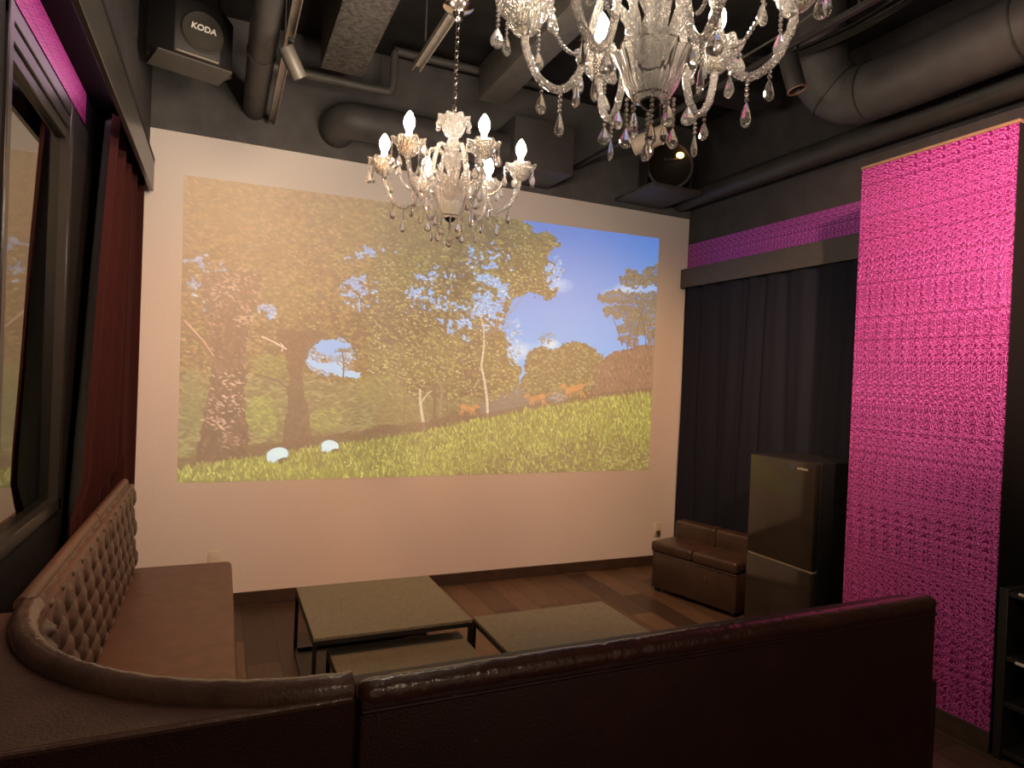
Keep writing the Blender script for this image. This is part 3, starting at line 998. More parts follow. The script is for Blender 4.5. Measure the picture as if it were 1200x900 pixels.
tuft(mb, Pc, 130, 56, CR * PI / 2, ZT - ZSE, 0.15, 0.17, 0.035)
mb.build('back_cushion', M['leather_tuft'], cs, angle=120)
poly = [arc(CR - 0.04, PI / 2 * i / 24, 0)[:2] for i in range(25)] + [(CX + 0.004, YD), (-0.585, YD), (-0.585, CY - 0.005)]
mb = MB()
mb.prism(poly, 0.838, ZT - 0.026)
mb.build('deck', M['leather'], cs, smooth=False)
mb = MB()
mb.box((-0.585, YD + 0.001, 0.0), (CX + 0.004, YD + 0.04, 0.838))
mb.box((-0.585, YD + 0.04, 0.0), (-0.545, CY - 0.005, 0.838))
mb.build('outer_panel', M['leather_red'], cs)
MB().tube([(-0.58, YD - 0.002, ZT - 0.032), (CX, YD - 0.002, ZT - 0.032)], 0.006, 8).build('welt', M['leather_roll'], cs)
mb = MB()
mb.lathe([(0.16, 0.285), (0.16, ZSE - 0.02), (0.18, ZSE), (0.665, ZSE), (0.68, ZSE - 0.02), (0.68, 0.285)], 24, (CX, CY, 0), PI, 1.5 * PI, close=True)
mb.build('seat_cushion', M['leather'], cs, angle=50)
mb = MB()
mb.lathe([(0.19, 0.0), (0.19, 0.285), (0.68, 0.285), (0.68, 0.0)], 24, (CX, CY, 0), PI, 1.5 * PI, close=True)
mb.build('base', M['leather_dark'], cs, angle=50)

# front booth seat, seen from behind
fs = thing('booth_sofa', 'oxblood leather booth seat seen from behind across the foreground', 'sofa', (0, 0, 0))
FX0, FX1, FY0 = 0.292, 2.185, 1.362


def bow(x):
    return 0.0
MB().box((FX0, FY0 + 0.004, 0.02), (FX1, FY0 + 0.125, ZT - 0.02), 0.012).build('back_shell', M['leather_red'], fs)
MB().box((FX1 + 0.001, FY0 + 0.012, 0.02), (FX1 + 0.035, FY0 + 0.60, 0.60), 0.010).build('end_panel', M['leather_red'], fs)
pts, rad = [], []
n = 150
cre = [0.06, 0.36, 0.62, 0.72, 0.98, 1.06, 1.36, 1.62]
for i in range(n + 1):
    x = FX0 + (FX1 - FX0) * i / n
    d = x - FX0
    k = 1.0
    for c in cre:
        k -= 0.10 * math.exp(-((d - c) / 0.008) ** 2)
    k += 0.03 * math.sin(d * 9) * math.sin(d * 23)
    if i < 4:
        k *= (0.72, 0.88, 0.96, 0.99)[i]
    if i > n - 3:
        k *= (0.96, 0.88, 0.72)[i - n + 2]
    pts.append((x, FY0 + 0.029, ZT - 0.022))
    rad.append(0.030 * k)
MB().tube(pts, rad, 16).build('back_roll', M['leather_roll_red'], fs, angle=80)
MB().tube([(FX0 + 0.005, FY0 + 0.001, ZT - 0.050), (FX1 - 0.012, FY0 + 0.001, ZT - 0.050)], 0.005, 8).build('welt', M['leather_red'], fs)
mb = MB()


def Pb(u, w, d):
    return (FX0 + (FX1 - FX0) * u, FY0 + 0.12 + d, ZSE - 0.02 + (ZT - ZSE - 0.01) * w)


tuft(mb, Pb, 150, 50, FX1 - FX0, ZT - ZSE, 0.155, 0.17, 0.035)
mb.build('back_cushion', M['leather_tuft'], fs, angle=120)
MB().box((FX0, FY0 + 0.12, 0.285), (FX1 - 0.001, FY0 + 0.62, ZSE), 0.028, 4).build('seat_cushion', M['leather'], fs)
MB().box((FX0, FY0 + 0.136, 0.02), (FX1 - 0.002, FY0 + 0.60, 0.285), 0.012).build('base', M['leather_dark'], fs)
MB().box((FX0 + 0.03, FY0 + 0.03, 0.0), (FX1 - 0.03, FY0 + 0.57, 0.02)).build('plinth', M['black_metal'], fs)

# small sofa in the far right corner
ang = math.atan2(-0.966, 0.26)      # local x runs along the front
ss = thing('storage_bench', 'small worn brown leather bench with low backrests beside the fridge', 'sofa', (2.985, 4.0, 0), ang)
BL, BD = 0.72, 0.41
MB().box((0.012, 0.016, 0.028), (BL - 0.006, BD - 0.01, 0.295), 0.010).build('base', M['leather_dark'], ss)
for k in range(2):
    xa, xb = k * BL / 2 + 0.002, (k + 1) * BL / 2 - 0.002
    MB().box((xa, 0.0, 0.293), (xb, BD - 0.09, 0.372), 0.022, 4).build('seat_cushion', M['leather_dark'], ss)
    MB().box((xa, BD - 0.125, 0.33), (xb, BD, 0.495), 0.022, 4).build('backrest', M['leather_dark'], ss)
    MB().tube([(xa + 0.01, 0.014, 0.287), (xb - 0.01, 0.014, 0.287)], 0.004, 8).build('welt', M['leather_roll'], ss)
for x_, y_ in ((0.045, 0.05), (BL - 0.045, 0.05), (0.045, BD - 0.05), (BL - 0.045, BD - 0.05)):
    MB().cyl((x_, y_, 0), (x_, y_, 0.03), 0.018, 14, 0.024).build('foot', M['black_metal'], ss)

# ------------------------------------------------------------------ tables
def make_table(name, label, x0, x1, y0, y1, z, tb=0.018):
    t_ = thing(name, label, 'table', ((x0 + x1) / 2, (y0 + y1) / 2, 0), 0, 'black framed cube tables')
    hx, hy = (x1 - x0) / 2, (y1 - y0) / 2
    MB().box((-hx + 0.003, -hy + 0.003, z - 0.016), (hx - 0.003, hy - 0.003, z), 0.002, 1).build('tabletop', M['stone'], t_)
    for sx in (-1, 1):
        for sy_ in (-1, 1):
            xa, ya = sx * (hx - tb / 2), sy_ * (hy - tb / 2)
            MB().box((xa - tb / 2, ya - tb / 2, 0), (xa + tb / 2, ya + tb / 2, z - 0.016), 0.0015, 1).build('leg', M['black_metal'], t_)
    fr_ = MB()
    for s in (-1, 1):
        fr_.box((-hx + tb, s * (hy - tb / 2) - tb / 2, z - 0.034), (hx - tb, s * (hy - tb / 2) + tb / 2, z - 0.0165))
        fr_.box((s * (hx - tb / 2) - tb / 2, -hy + tb, z - 0.034), (s * (hx - tb / 2) + tb / 2, hy - tb, z - 0.0165))
    fr_.build('apron_frame', M['black_metal'], t_, False)
    lo = MB()
    for s in (-1, 1):
        lo.box((s * (hx - tb / 2) - tb / 2, -hy + tb, 0.0), (s * (hx - tb / 2) + tb / 2, hy - tb, tb))
    lo.box((-hx + tb, hy - tb, 0.0), (hx - tb, hy, tb))
    lo.build('floor_rail', M['black_metal'], t_, False)
    return t_


make_table('cube_table', 'square grey topped black framed table nearest the white wall', 0.414, 1.172, 2.972, 3.715, 0.35)
make_table('cube_table', 'square grey topped black framed table right of the other two', 1.184, 1.94, 2.27, 3.01, 0.35)
make_table('cube_table', 'lower grey topped table partly under the front edge of another', 0.494, 1.152, 2.36, 3.10, 0.25)

# ------------------------------------------------------------------ fridge
fg = thing('fridge', 'glossy black two door fridge standing in front of the navy curtain', 'fridge', (3.10, 2.65, 0))
FW, FD, FH = 0.50, 0.47, 1.132
MB().box((0.045, 0.0, 0.03), (FD, FW, FH), 0.006).build('body', M['fridge_side'], fg)
MB().box((0.0, 0.003, 0.512), (0.043, FW - 0.003, FH - 0.004), 0.005).build('door', M['fridge'], fg)
MB().box((0.0, 0.003, 0.05), (0.043, FW - 0.003, 0.500), 0.005).build('door', M['fridge'], fg)
MB().box((0.012, 0.003, 0.500), (0.043, FW - 0.003, 0.512)).build('grip_strip', M['silver'], fg)
bd = MB()
for k in range(8):                      # small silver lettering, too small to read
    bd.box((-0.0016, 0.128 - k * 0.0095 - 0.0062, 1.082), (0.0004, 0.128 - k * 0.0095, 1.092 if k % 3 else 1.095))
bd.build('badge', M['silver'], fg, False)
for x_, y_ in ((0.07, 0.05), (0.07, FW - 0.05), (FD - 0.05, 0.05), (FD - 0.05, FW - 0.05)):
    MB().cyl((x_, y_, 0), (x_, y_, 0.032), 0.018, 12).build('foot', M['black_metal'], fg)

# ------------------------------------------------------------------ wall outlets
o1 = thing('power_outlet', 'cream wall outlet low on the white wall behind the left bench', 'outlet', (0.0, YB - 0.0005, 0.305), 0, 'outlets on the white wall')
MB().box((-0.036, -0.008, -0.058), (0.036, 0, 0.058), 0.003).build('cover_plate', M['outlet'], o1)
MB().box((-0.017, -0.0115, -0.028), (0.017, -0.0078, 0.028), 0.001, 1).build('socket', M['outlet'], o1)
o2 = copy_tree(o1)
o2.location = (3.452, YB - 0.0005, 0.30)
o2['label'] = 'wall outlet with dark plug above the small corner bench'
MB().box((-0.017, -0.030, -0.036), (0.017, -0.0116, -0.004), 0.004).build('plug', M['outlet_dark'], o2)

# ------------------------------------------------------------------ equipment rack at the right edge
rk = thing('equipment_rack', 'black equipment rack with shelves right of the magenta pillar', 'rack', (3.09, 0.98, 0))
RW, RD, RH = 0.695, 0.52, 0.735
for y_ in (0.0, RW - 0.035):
    MB().box((0, y_, 0), (RD, y_ + 0.035, RH), 0.003, 1).build('side_panel', M['rack'], rk)
for z_ in (0.03, 0.235, 0.43, RH - 0.03):
    MB().box((0.004, 0.036, z_), (RD - 0.01, RW - 0.036, z_ + 0.022), 0.002, 1).build('shelf', M['rack'], rk)
MB().box((RD - 0.010, 0.036, 0.03), (RD, RW - 0.036, RH - 0.01)).build('back_panel', M['rack'], rk)
for z_ in (RH - 0.006, 0.44):  # strips take a pale plastic colour to stand in for light glints
    MB().box((-0.006, 0.05, z_ - 0.008), (0.003, RW - 0.075, z_ + 0.004), 0.002, 1).build('edge_strip', M['outlet'], rk)['label'] = 'metal shelf edge, its glint put in as pale colour'
for nm, lb, z_, h_ in (('amplifier', 'black amplifier on the upper shelf of the rack', 0.4525, 0.13), ('disc_player', 'black player with a round dial on the lower rack shelf', 0.2575, 0.13)):
    am = thing(nm, lb, 'amplifier', (3.10, 1.06, z_))
    MB().box((0.0, 0.0, 0.012), (0.36, 0.50, h_), 0.004).build('case', M['amp'], am)
    for q in ((0.04, 0.04), (0.04, 0.46), (0.32, 0.04), (0.32, 0.46)):
        MB().cyl((*q, 0), (*q, 0.014), 0.012, 10).build('foot', M['black_metal'], am)
    if nm == 'amplifier':
        for k in range(3):
            MB().cyl((0.0, 0.40 - k * 0.07, 0.06), (-0.014, 0.40 - k * 0.07, 0.06), 0.016, 18).build('knob', M['rack'], am)
        MB().box((-0.002, 0.06, 0.03), (0.001, 0.45, 0.04)).build('face_strip', M['silver'], am, False)
    else:
        mb = MB()
        mb.lathe([(0.030, 0), (0.036, 0.004), (0.042, 0.004), (0.046, 0.0)], 28, (0, 0, 0), mtx=Matrix.Translation((0.001, 0.43, 0.07)) @ Matrix.Rotation(-PI / 2, 4, 'Y'))
        mb.build('dial_ring', M['chrome'], am)
        MB().cyl((0.0, 0.43, 0.07), (-0.008, 0.43, 0.07), 0.028, 24).build('dial', M['amp'], am)

# ------------------------------------------------------------------ chandeliers
def rotz(a):
    return Matrix.Rotation(a, 4, 'Z')


def drop_bm(mb, top, ln_, w, seg=8, flat=0.55, rot=0.0):
    """faceted tear drop hanging with its tip at top"""
    prof = [(0.0005, 0), (w * 0.20, -ln_ * 0.16), (w * 0.36, -ln_ * 0.38), (w * 0.50, -ln_ * 0.64), (w * 0.44, -ln_ * 0.84), (w * 0.20, -ln_ * 0.97), (0.0005, -ln_)]
    mb.lathe(prof, seg, (0, 0, 0), mtx=Matrix.Translation(Vector(top)) @ rotz(rot) @ Matrix.Diagonal((1, flat, 1, 1)))


def bead(mb, c, r):
    t_ = bmesh.new()
    bmesh.ops.create_icosphere(t_, subdivisions=1, radius=r)
    mb.merge(t_, Matrix.Translation(Vector(c)))


def pendant(parent, top, nb, dl, dw, rot, br=0.0052):
    mb = MB()
    z = 0.0
    for k in range(nb):
        z -= br
        bead(mb, (0, 0, z), br)
        z -= br * 1.05
    drop_bm(mb, (0, 0, z + 0.001), dl, dw, rot=rot)
    return mb.build('crystal_pendant', M['crystal'], parent, smooth=False, loc=top)


def spline(pts, n):
    P_ = [Vector(q) for q in pts]
    P_ = [P_[0] * 2 - P_[1]] + P_ + [P_[-1] * 2 - P_[-2]]
    out_ = []
    m_ = len(P_) - 3
    for i in range(m_):
        for k in range(n):
            t_ = k / n
            a, b_, c, d = P_[i:i + 4]
            out_.append(0.5 * ((2 * b_) + (-a + c) * t_ + (2 * a - 5 * b_ + 4 * c - d) * t_ ** 2 + (-a + 3 * b_ - 3 * c + d) * t_ ** 3))
    out_.append(P_[-2])
    return out_


def ruffle(n, amp, zamp, imax):
    def f(r, z, a, i):
        w = (i / imax) ** 1.5 if i <= imax else ((2 * imax - i) / imax) ** 1.5 if i <= 2 * imax else 0
        w = max(0, w)
        return r * (1 + amp * w * math.cos(n * a)), z + zamp * w * math.cos(n * a)
    return f


RB = 0.275
canopy_z = 0.735


def make_chandelier(label, loc, rz, rise):
    ch = thing('chandelier', label, 'chandelier', loc, rz, 'crystal chandeliers')
    # canopy and chain
    mb = MB()
    mb.lathe([(0.0, rise), (0.058, rise), (0.062, rise - 0.010), (0.050, rise - 0.020), (0.024, rise - 0.030), (0.016, rise - 0.045), (0.018, rise - 0.055), (0.006, rise - 0.066), (0.0, rise - 0.068)], 28)
    mb.build('canopy', M['chrome'], ch)
    mb = MB()
    z = rise - 0.066
    k = 0
    while z > 0.33:
        lp = []
        for q in range(17):
            a = 2 * PI * q / 16
            lp.append(Vector((0.0085 * math.cos(a), 0, 0.017 * math.sin(a))))
        lp = [rotz(PI / 2 * (k % 2) + 0.4) @ v_ + Vector((0, 0, z - 0.017)) for v_ in lp]
        mb.tube(lp, 0.0022, 6, caps=False)
        z -= 0.0275
        k += 1
    mb.build('chain', M['chrome'], ch)
    # crown: ruffled bell on top
    mb = MB()
    prof = [(0.016, 0.225), (0.034, 0.236), (0.046, 0.258), (0.052, 0.284), (0.064, 0.305), (0.060, 0.306), (0.048, 0.288), (0.042, 0.260), (0.030, 0.240), (0.012, 0.232)]
    mb.lathe(prof, 60, mod=ruffle(8, 0.10, 0.004, 4))
    mb.build('crown', M['crystal_rough'], ch, angle=60)
    # column
    mb = MB()
    prof = [(0.0, -0.02), (0.020, -0.02), (0.026, 0.0), (0.040, 0.028), (0.024, 0.062), (0.017, 0.085), (0.030, 0.115), (0.034, 0.140), (0.022, 0.162), (0.015, 0.180), (0.026, 0.200), (0.020, 0.222), (0.010, 0.235), (0.008, 0.335), (0.0, 0.338)]
    mb.lathe(prof, 48, mod=lambda r, z, a, i: (r * (1 + (0.09 * math.cos(12 * a) if 2 < i < 12 else 0)), z))
    mb.build('column', M['crystal_rough'], ch, angle=60)
    # fan of upright cut leaves over the bowl
    mb = MB()
    for q in range(10):
        a = 2 * PI * q / 10
        pts_ = spline([(0.030, 0, -0.01), (0.040, 0, 0.03), (0.056, 0, 0.075), (0.074, 0, 0.100)], 5)
        pts_ = [rotz(a) @ v_ for v_ in pts_]
        mb.tube(pts_, [0.006 + 0.003 * math.sin(PI * i / (len(pts_) - 1)) for i in range(len(pts_))], 6)
    mb.build('leaf_fan', M['crystal_rough'], ch, angle=50)
    # cut bowl
    mb = MB()
    prof = [(0.018, -0.100), (0.038, -0.092), (0.054, -0.066), (0.064, -0.034), (0.078, -0.002), (0.073, 0.000), (0.058, -0.034), (0.048, -0.064), (0.034, -0.084), (0.016, -0.092)]

    def bowl_mod(r, z, a, i):
        s = ruffle(10, 0.055, 0.004, 4)(r, z, a, i)
        return s[0] * (1 + 0.025 * abs(math.sin(15 * a))), s[1]
    mb.lathe(prof, 120, mod=bowl_mod)
    mb.build('bowl', M['crystal'], ch, angle=30)
    mb = MB()
    mb.lathe([(0.0, -0.086), (0.019, -0.090), (0.022, -0.100), (0.016, -0.108), (0.006, -0.114), (0.0, -0.115)], 20)
    mb.build('bowl_cap', M['black_metal'], ch)
    pendant(ch, (0, 0, -0.112), 6, 0.040, 0.030, 0.3)
    for q in range(8):
        a = 2 * PI * (q + 0.5) / 8
        pendant(ch, (0.048 * math.cos(a), 0.048 * math.sin(a), -0.088), (3, 6, 4, 7)[q % 4], 0.044, 0.030, a + 0.7)
    for q in range(8):
        a = 2 * PI * q / 8
        pendant(ch, (0.066 * math.cos(a), 0.066 * math.sin(a), 0.300), 1, 0.034, 0.024, a)
    # arms
    for q in range(6):
        a = 2 * PI * q / 6
        R_ = rotz(a)
        pts_ = spline([(0.018, 0, 0.120), (0.048, 0, 0.172), (0.090, 0, 0.170), (0.122, 0, 0.085), (0.148, 0, -0.020), (0.190, 0, -0.060), (0.240, 0, -0.030), (0.268, 0, 0.030), (RB, 0, 0.068)], 7)
        mb = MB()
        mb.tube([R_ @ v_ for v_ in pts_], 0.0085, 10, twist=0.35, flute=0.13, nfl=5)
        arm = mb.build('arm', M['crystal_rough'], ch, angle=70)
        cx = R_ @ Vector((RB, 0, 0))
        mb = MB()
        prof = [(0.010, 0.066), (0.024, 0.070), (0.036, 0.084), (0.044, 0.104), (0.064, 0.122), (0.060, 0.124), (0.040, 0.107), (0.031, 0.088), (0.020, 0.076), (0.009, 0.073)]
        mb.lathe(prof, 60, (cx.x, cx.y, 0), mod=ruffle(8, 0.07, 0.006, 4))
        mb.build('bobeche', M['crystal_rough'], arm, angle=60)
        mb = MB()
        mb.lathe([(0.0, 0.070), (0.014, 0.072), (0.011, 0.090), (0.0125, 0.100), (0.0125, 0.158), (0.010, 0.162), (0.0, 0.162)], 18, (cx.x, cx.y, 0))
        mb.build('candle_sleeve', M['sleeve'], arm)
        mb = MB()
        mb.lathe([(0.0, 0.1625), (0.011, 0.163), (0.0170, 0.174), (0.0205, 0.187), (0.0195, 0.201), (0.0140, 0.214), (0.006, 0.227), (0.0, 0.233)], 16, (cx.x, cx.y, 0))
        mb.build('bulb', M['bulb'], arm)
        # pendants round the cup
        for k in range(5):
            b_ = a + 2 * PI * (k + 0.5) / 5
            t_ = cx + Vector((0.062 * math.cos(b_), 0.062 * math.sin(b_), 0.118))
            pendant(ch, t_, (4, 1, 6, 3, 5)[(k + q) % 5], 0.046, 0.033, b_ + 0.5 * k)
        # pendants below the arm
        pendant(ch, R_ @ Vector((0.190, 0, -0.068)), 4, 0.052, 0.022, a)
        pendant(ch, R_ @ Vector((0.232, 0, -0.046)), 2, 0.044, 0.031, a + 1)
        pendant(ch, R_ @ Vector((0.156, 0, -0.046)), 1, 0.044, 0.031, a + 2)
        # bead strand from cup to the arm's low point
        mb = MB()
        p0 = R_ @ Vector((RB - 0.052, 0.012, 0.105))
        p1 = R_ @ Vector((0.150, 0.012, 0.010))
        for k in range(15):
            u = k / 14
            c = p0.lerp(p1, u)
            bead(mb, (c.x, c.y, c.z - 0.05 * 4 * u * (1 - u) * 0.6), 0.0052)
        mb.build('bead_strand', M['crystal'], ch, smooth=False)
    return ch


# both hang from one ceiling rail
RAILZ = 3.035
vd = Vector((fwd.x, fwd.y, 0)).normalized()
base_a = math.atan2(-vd.y, -vd.x)
ch1 = make_chandelier('smaller looking crystal chandelier with six lit candle bulbs before the white wall', (0.822, 2.511, 2.278), base_a + PI / 6, RAILZ - 2.278)
ch2 = copy_tree(ch1)
ch2.location = (0.795, 1.131, 2.232)
ch2.rotation_euler = (0, 0, base_a + PI / 6 - 0.24)
ch2['label'] = 'large looking crystal chandelier cut by the top of the photo'
for c_ in ch2.children:
    if c_.name.startswith(('chain', 'canopy')):
        c_.location.z += 0.046

# ------------------------------------------------------------------ ceiling services
def strut(mb, x, y0, y1, z, w=0.041, h=0.030, t_=0.004):
    mb.box((x - w / 2, y0, z), (x - w / 2 + t_, y1, z + h))
    mb.box((x + w / 2 - t_, y0, z), (x + w / 2, y1, z + h))
    mb.box((x - w / 2, y0, z + h - t_), (x + w / 2, y1, z + h))
    return mb


ra = thing('ceiling_rail', 'pale steel channel rail carrying the chandeliers', 'rail', (0, 0, 0))
strut(MB(), 0.826, 0.3, 3.15, RAILZ).build('channel', M['rail'], ra, False)
for y_ in (0.7, 1.8, 3.0):
    MB().cyl((0.826, y_, RAILZ + 0.026), (0.826, y_, ZC), 0.004, 8).build('hanger_rod', M['pipe'], ra)
rb = thing('lamp_rail', 'pale steel rail with slot end above the left side of the white wall', 'rail', (0, 0, 0))
strut(MB(), 0.246, 1.6, 4.50, 3.115).build('channel', M['rail'], rb, False)
for y_ in (2.6, 3.6):
    MB().cyl((0.246, y_, 3.141), (0.246, y_, ZC), 0.004, 8).build('hanger_rod', M['pipe'], rb)
tr = thing('lamp_track', 'thin black lamp track running above the right side', 'rail', (0, 0, 0))
MB().box((2.455, 1.2, 3.20), (2.485, 4.53, 3.225), 0.002, 1).build('channel', M['dark_duct'], tr, False)
for y_ in (2.0, 3.4):
    MB().cyl((2.47, y_, 3.22), (2.47, y_, ZC), 0.004, 8).build('hanger_rod', M['pipe'], tr)


def spotlight(label, top, drop, axis, ln_, r, m_, rim=None):
    """small cylinder lamp on a track; axis = direction of its mouth"""
    s = thing('track_spotlight', label, 'spotlight', top, 0, 'track spotlights')
    MB().box((-0.014, -0.035, -0.022), (0.014, 0.035, 0.0), 0.003, 1).build('adapter', M['black_metal'], s)
    ax = Vector(axis).normalized()
    piv = Vector((0, 0, -drop))
    MB().cyl((0, 0, -0.02), piv, 0.007, 10).build('stem', M['black_metal'], s)
    p0 = piv - ax * ln_ * 0.35
    p1 = piv + ax * ln_ * 0.65
    q = ax.to_track_quat('Z', 'Y').to_matrix().to_4x4()
    mb = MB()
    mb.lathe([(0.0, 0.0), (r * 0.9, 0.0), (r, 0.006), (r, ln_), (r * 0.88, ln_), (r * 0.84, ln_ - 0.02), (r * 0.5, ln_ - 0.05), (0.0, ln_ - 0.06)], 28, mtx=Matrix.Translation(p0) @ q)
    mb.build('lamp_head', m_, s)
    if rim is not None:
        mb = MB()
        mb.lathe([(r * 0.86, ln_ - 0.001), (r * 1.03, ln_ - 0.001), (r * 1.03, ln_ + 0.004), (r * 0.86, ln_ + 0.004)], 28, mtx=Matrix.Translation(p0) @ q, close=True)
        mb.build('rim', rim, s)
    return s


spotlight('grey brown cylinder spotlight tilted right on the left rail', (0.252, 3.30, 3.115), 0.085, (0.55, 0.35, -0.85), 0.145, 0.037, M['bronze'])
spotlight('cream cylinder spotlight lying tilted behind the large chandelier', (2.47, 3.45, 3.20), 0.085, (-0.78, 0.50, -0.40), 0.22, 0.058, M['cream'])
spotlight('black cylinder spotlight with a lit rim right of the large chandelier', (2.47, 2.36, 3.20), 0.10, (0.18, -0.2, -0.95), 0.17, 0.045, M['dark_duct'], M['capwood'])

# beams and ducts
tag(MB().box((0.466, -1.0, 3.30), (0.714, 3.955, ZC), 0.012).build('ceiling_beam', M['concrete']), 'rough grey sprayed beam end above the left of the white wall', 'beam')
tag(MB().box((1.43, 0.6, 3.30), (1.60, 3.90, 3.52), 0.006).build('ceiling_duct', M['pipe']), 'flat grey rectangular duct between the two chandeliers', 'duct')
d1 = thing('ceiling_pipe', 'thick dark round pipe running to the white wall at the left', 'pipe', (0, 0, 0))
MB().cyl((0.140, 0.5, 3.205), (0.140, YB - 0.007, 3.205), 0.070, 24).build('pipe_run', M['duct'], d1)
for y_ in (2.6, 3.7):
    mb = MB()
    mb.lathe([(0.071, -0.015), (0.075, -0.015), (0.075, 0.015), (0.071, 0.015)], 24, mtx=Matrix.Translation((0.14, y_, 3.205)) @ Matrix.Rotation(PI / 2, 4, 'X'), close=True)
    mb.build('pipe_band', M['duct'], d1)
# thin service pipe with two elbows
pp = thing('service_pipe', 'thin grey pipe stepping up along the ceiling above the white wall', 'pipe', (0, 0, 0))
pts = spline([(0.20, 4.15, 3.335), (0.5, 4.15, 3.335), (0.86, 4.15, 3.335), (0.925, 4.15, 3.345), (0.94, 4.15, 3.38), (0.945, 4.15, 3.46), (0.945, 4.15, 3.56), (0.955, 4.15, 3.595), (1.0, 4.15, 3.605), (1.6, 4.15, 3.61), (2.1, 4.15, 3.615)], 6)
MB().tube(pts, 0.026, 14).build('pipe_run', M['pipe'], pp)
MB().cyl((0.30, 4.15, 3.36), (0.30, 4.15, ZC), 0.005, 8).build('hanger_rod', M['pipe'], pp)
# round duct with curved end into a box
dx = thing('ventilation_duct', 'round dark duct with curved end above the white wall', 'duct', (0, 0, 0))
pts = spline([(0.66, YB - 0.007, 3.165), (0.655, 4.42, 3.165), (0.69, 4.33, 3.165), (0.80, 4.30, 3.165), (1.2, 4.30, 3.165), (1.80, 4.30, 3.165)], 8)
MB().tube(pts, 0.115, 28).build('duct_run', M['duct'], dx, angle=80)
MB().box((1.79, 4.12, 3.02), (2.26, YB - 0.007, 3.36), 0.006).build('duct_box', M['duct'], dx)
# big elbow duct on the right
ed = thing('elbow_duct', 'large dark round duct with bent ends above the magenta pillar', 'duct', (0, 0, 0))
pts = spline([(3.02, 2.72, 3.74), (3.03, 2.72, 3.52), (3.12, 2.73, 3.34), (3.21, 2.63, 3.23), (3.22, 2.42, 3.205), (3.22, 2.0, 3.205), (3.22, 1.72, 3.215), (3.215, 1.5, 3.27), (3.20, 1.25, 3.40), (3.19, 1.0, 3.56)], 7)
MB().tube(pts, 0.155, 32).build('duct_run', M['duct'], ed, angle=80)
for ca, ax in (((3.215, 2.50, 3.213), (0.03, -1, -0.10)), ((3.16, 2.70, 3.28), (0.5, -0.45, -0.6)), ((3.22, 1.74, 3.213), (0, -1, 0.05))):
    q = Vector(ax).normalized().to_track_quat('Z', 'Y').to_matrix().to_4x4()
    mb = MB()
    mb.lathe([(0.155, -0.006), (0.160, -0.004), (0.160, 0.004), (0.155, 0.006)], 32, mtx=Matrix.Translation(ca) @ q, close=True)
    mb.build('duct_seam', M['dark_duct'], ed)
lp_ = thing('wall_pipe', 'long black pipe running high along the right wall', 'pipe', (0, 0, 0))
MB().cyl((3.53, 0.8, 3.10), (3.53, YB - 0.007, 3.10), 0.075, 20).build('pipe_run', M['dark_duct'], lp_)
for y_ in (2.3, 3.8):
    MB().box((3.60, y_ - 0.012, 3.07), (XR - 0.001, y_ + 0.012, 3.13)).build('bracket', M['dark_duct'], lp_)
cb_ = thing('cable_bundle', 'bundle of black cables sagging under the ceiling at upper right', 'cable', (0, 0, 0))
for k in range(5):
    ox, oz = (k % 3) * 0.022, (k // 3) * 0.022
    pts = spline([(2.86 + ox, 0.6, 3.74), (2.86 + ox, 1.1, 3.52 + oz), (2.84 + ox, 1.7, 3.42 + oz + 0.01 * k), (2.82 + ox, 2.3, 3.36 + oz), (2.80 + ox, 2.9, 3.44 + oz), (2.82 + ox, 3.3, 3.74)], 8)
    MB().tube(pts, 0.009, 8).build('cable', M['cable'], cb_)
tag(MB().tube(spline([(2.50, 1.5, 3.55), (2.48, 1.9, 3.40), (2.49, 2.3, 3.32), (2.48, 2.8, 3.30), (2.47, 3.1, 3.23)], 8), 0.006, 8).build('ceiling_cable', M['pipe']), 'thin cable looping beside the black spotlight', 'cable')
# extra structure deep in the ceiling
tag(MB().box((2.0, 3.2, 3.42), (3.3, 3.45, ZC), 0.01).build('cross_beam', M['ceiling']), 'black cross beam deep in the ceiling at right', 'beam')

# ------------------------------------------------------------------ loudspeaker at upper left
sp_ = thing('loudspeaker', 'black corner loudspeaker with white logo hung at upper left', 'speaker', (-0.205, 3.85, 3.255), math.radians(18))
SW, SH, SD = 0.42, 0.29, 0.24
mtx = Matrix.Rotation(math.radians(6), 4, 'X')
MB().prism([(-SW / 2, -0.02), (-SW / 2 + 0.10, -SD / 2 - 0.02), (SW / 2 - 0.10, -SD / 2 - 0.02), (SW / 2, -0.02), (SW / 2 - 0.04, SD / 2), (-SW / 2 + 0.04, SD / 2)], -SH / 2, SH / 2, 0.006).build('cabinet', M['speaker_black'], sp_)
fy = -SD / 2 - 0.021
mb = MB()
mb.lathe([(0.0, 0.004), (0.03, 0.008), (0.07, 0.003), (0.090, 0.008), (0.098, 0.010), (0.104, 0.004), (0.104, -0.004)], 40, mtx=Matrix.Translation((0.02, fy, -0.01)) @ Matrix.Rotation(PI / 2, 4, 'X'))
mb.build('woofer', M['speaker_cone'], sp_)
MB().box((-SW / 2 + 0.11, fy - 0.004, -SH / 2 + 0.004), (SW / 2 - 0.11, fy + 0.004, -SH / 2 + 0.010)).build('lip', M['silver'], sp_)
MB().box((-SW / 2 + 0.03, -SD / 2, -SH / 2 - 0.012), (SW / 2 - 0.03, SD / 2 - 0.02, -SH / 2 - 0.0005), 0.003, 1).build('mounting_tray', M['pipe'], sp_)
for x_ in (-0.16, 0.16):
    MB().cyl((x_, 0.06, SH / 2 - 0.01), (x_, 0.06, ZC - 3.255), 0.012, 10).build('hanger', M['black_metal'], sp_)
tc_ = bpy.data.curves.new('logo_text', 'FONT')
tc_.body = 'KODA'
tc_.size = 0.042
tc_.extrude = 0.0015
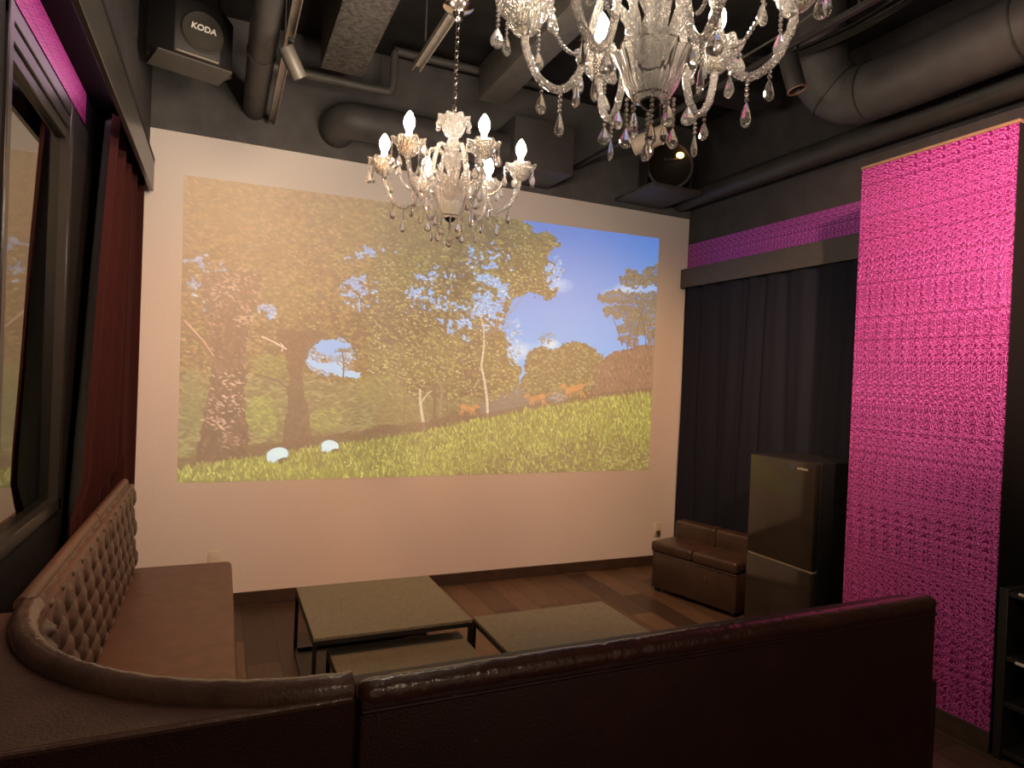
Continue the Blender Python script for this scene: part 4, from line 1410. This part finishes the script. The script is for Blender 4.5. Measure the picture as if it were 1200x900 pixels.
tc_.offset = 0.0012
tc_.shear = 0.15
tc_.align_x = 'CENTER'
tc_.align_y = 'CENTER'
to_ = bpy.data.objects.new('logo_text', tc_)
COL.objects.link(to_)
lme = bpy.data.meshes.new_from_object(to_.evaluated_get(bpy.context.evaluated_depsgraph_get()))
bpy.data.objects.remove(to_)
lme.materials.clear()
lme.materials.append(M['white_print'])
lo_ = bpy.data.objects.new('logo', lme)
COL.objects.link(lo_)
lo_.parent = sp_
lo_.location = (0.02, fy - 0.013, 0.005)
lo_.rotation_euler = (PI / 2, 0, 0)
lo_['label'] = 'white logo lettering'

# ------------------------------------------------------------------ round stage light at the far right
sl = thing('stage_light', 'round black stage light with glowing orange bulb on a wall shelf', 'light', (3.10, 4.18, 3.02))
MB().box((-0.22, -0.16, 0.0), (0.24, YB - 4.18 - 0.007, 0.034), 0.010).build('shelf_plate', M['duct'], sl)
Q = Matrix.Translation((0.0, -0.02, 0.20)) @ Matrix.Rotation(math.radians(-20), 4, 'Z') @ Matrix.Rotation(PI / 2, 4, 'X')
mb = MB()
mb.lathe([(0.0, -0.12), (0.12, -0.12), (0.165, -0.08), (0.178, 0.0), (0.178, 0.085), (0.168, 0.085), (0.150, 0.05), (0.10, 0.0), (0.0, -0.02)], 40, mtx=Q)
mb.build('drum', M['matt_black'], sl)
mb = MB()
mb.lathe([(0.168, 0.080), (0.184, 0.080), (0.184, 0.096), (0.168, 0.096)], 40, mtx=Q, close=True)
mb.build('rim', M['duct'], sl)
for s in (-1, 1):
    MB().box((s * 0.20 - 0.012, -0.06, 0.03), (s * 0.20 + 0.012, 0.04, 0.25), 0.005).build('yoke_arm', M['black_metal'], sl)
MB().ball((0.055, -0.115, 0.285), 0.026, 16, (1.25, 1, 0.9)).build('bulb', M['orange_bulb'], sl)
MB().tube(spline([(-0.09, -0.125, 0.225), (-0.06, -0.12, 0.232), (0.0, -0.115, 0.24), (0.045, -0.10, 0.265)], 6), 0.010, 10).build('bulb_holder', M['bronze'], sl)
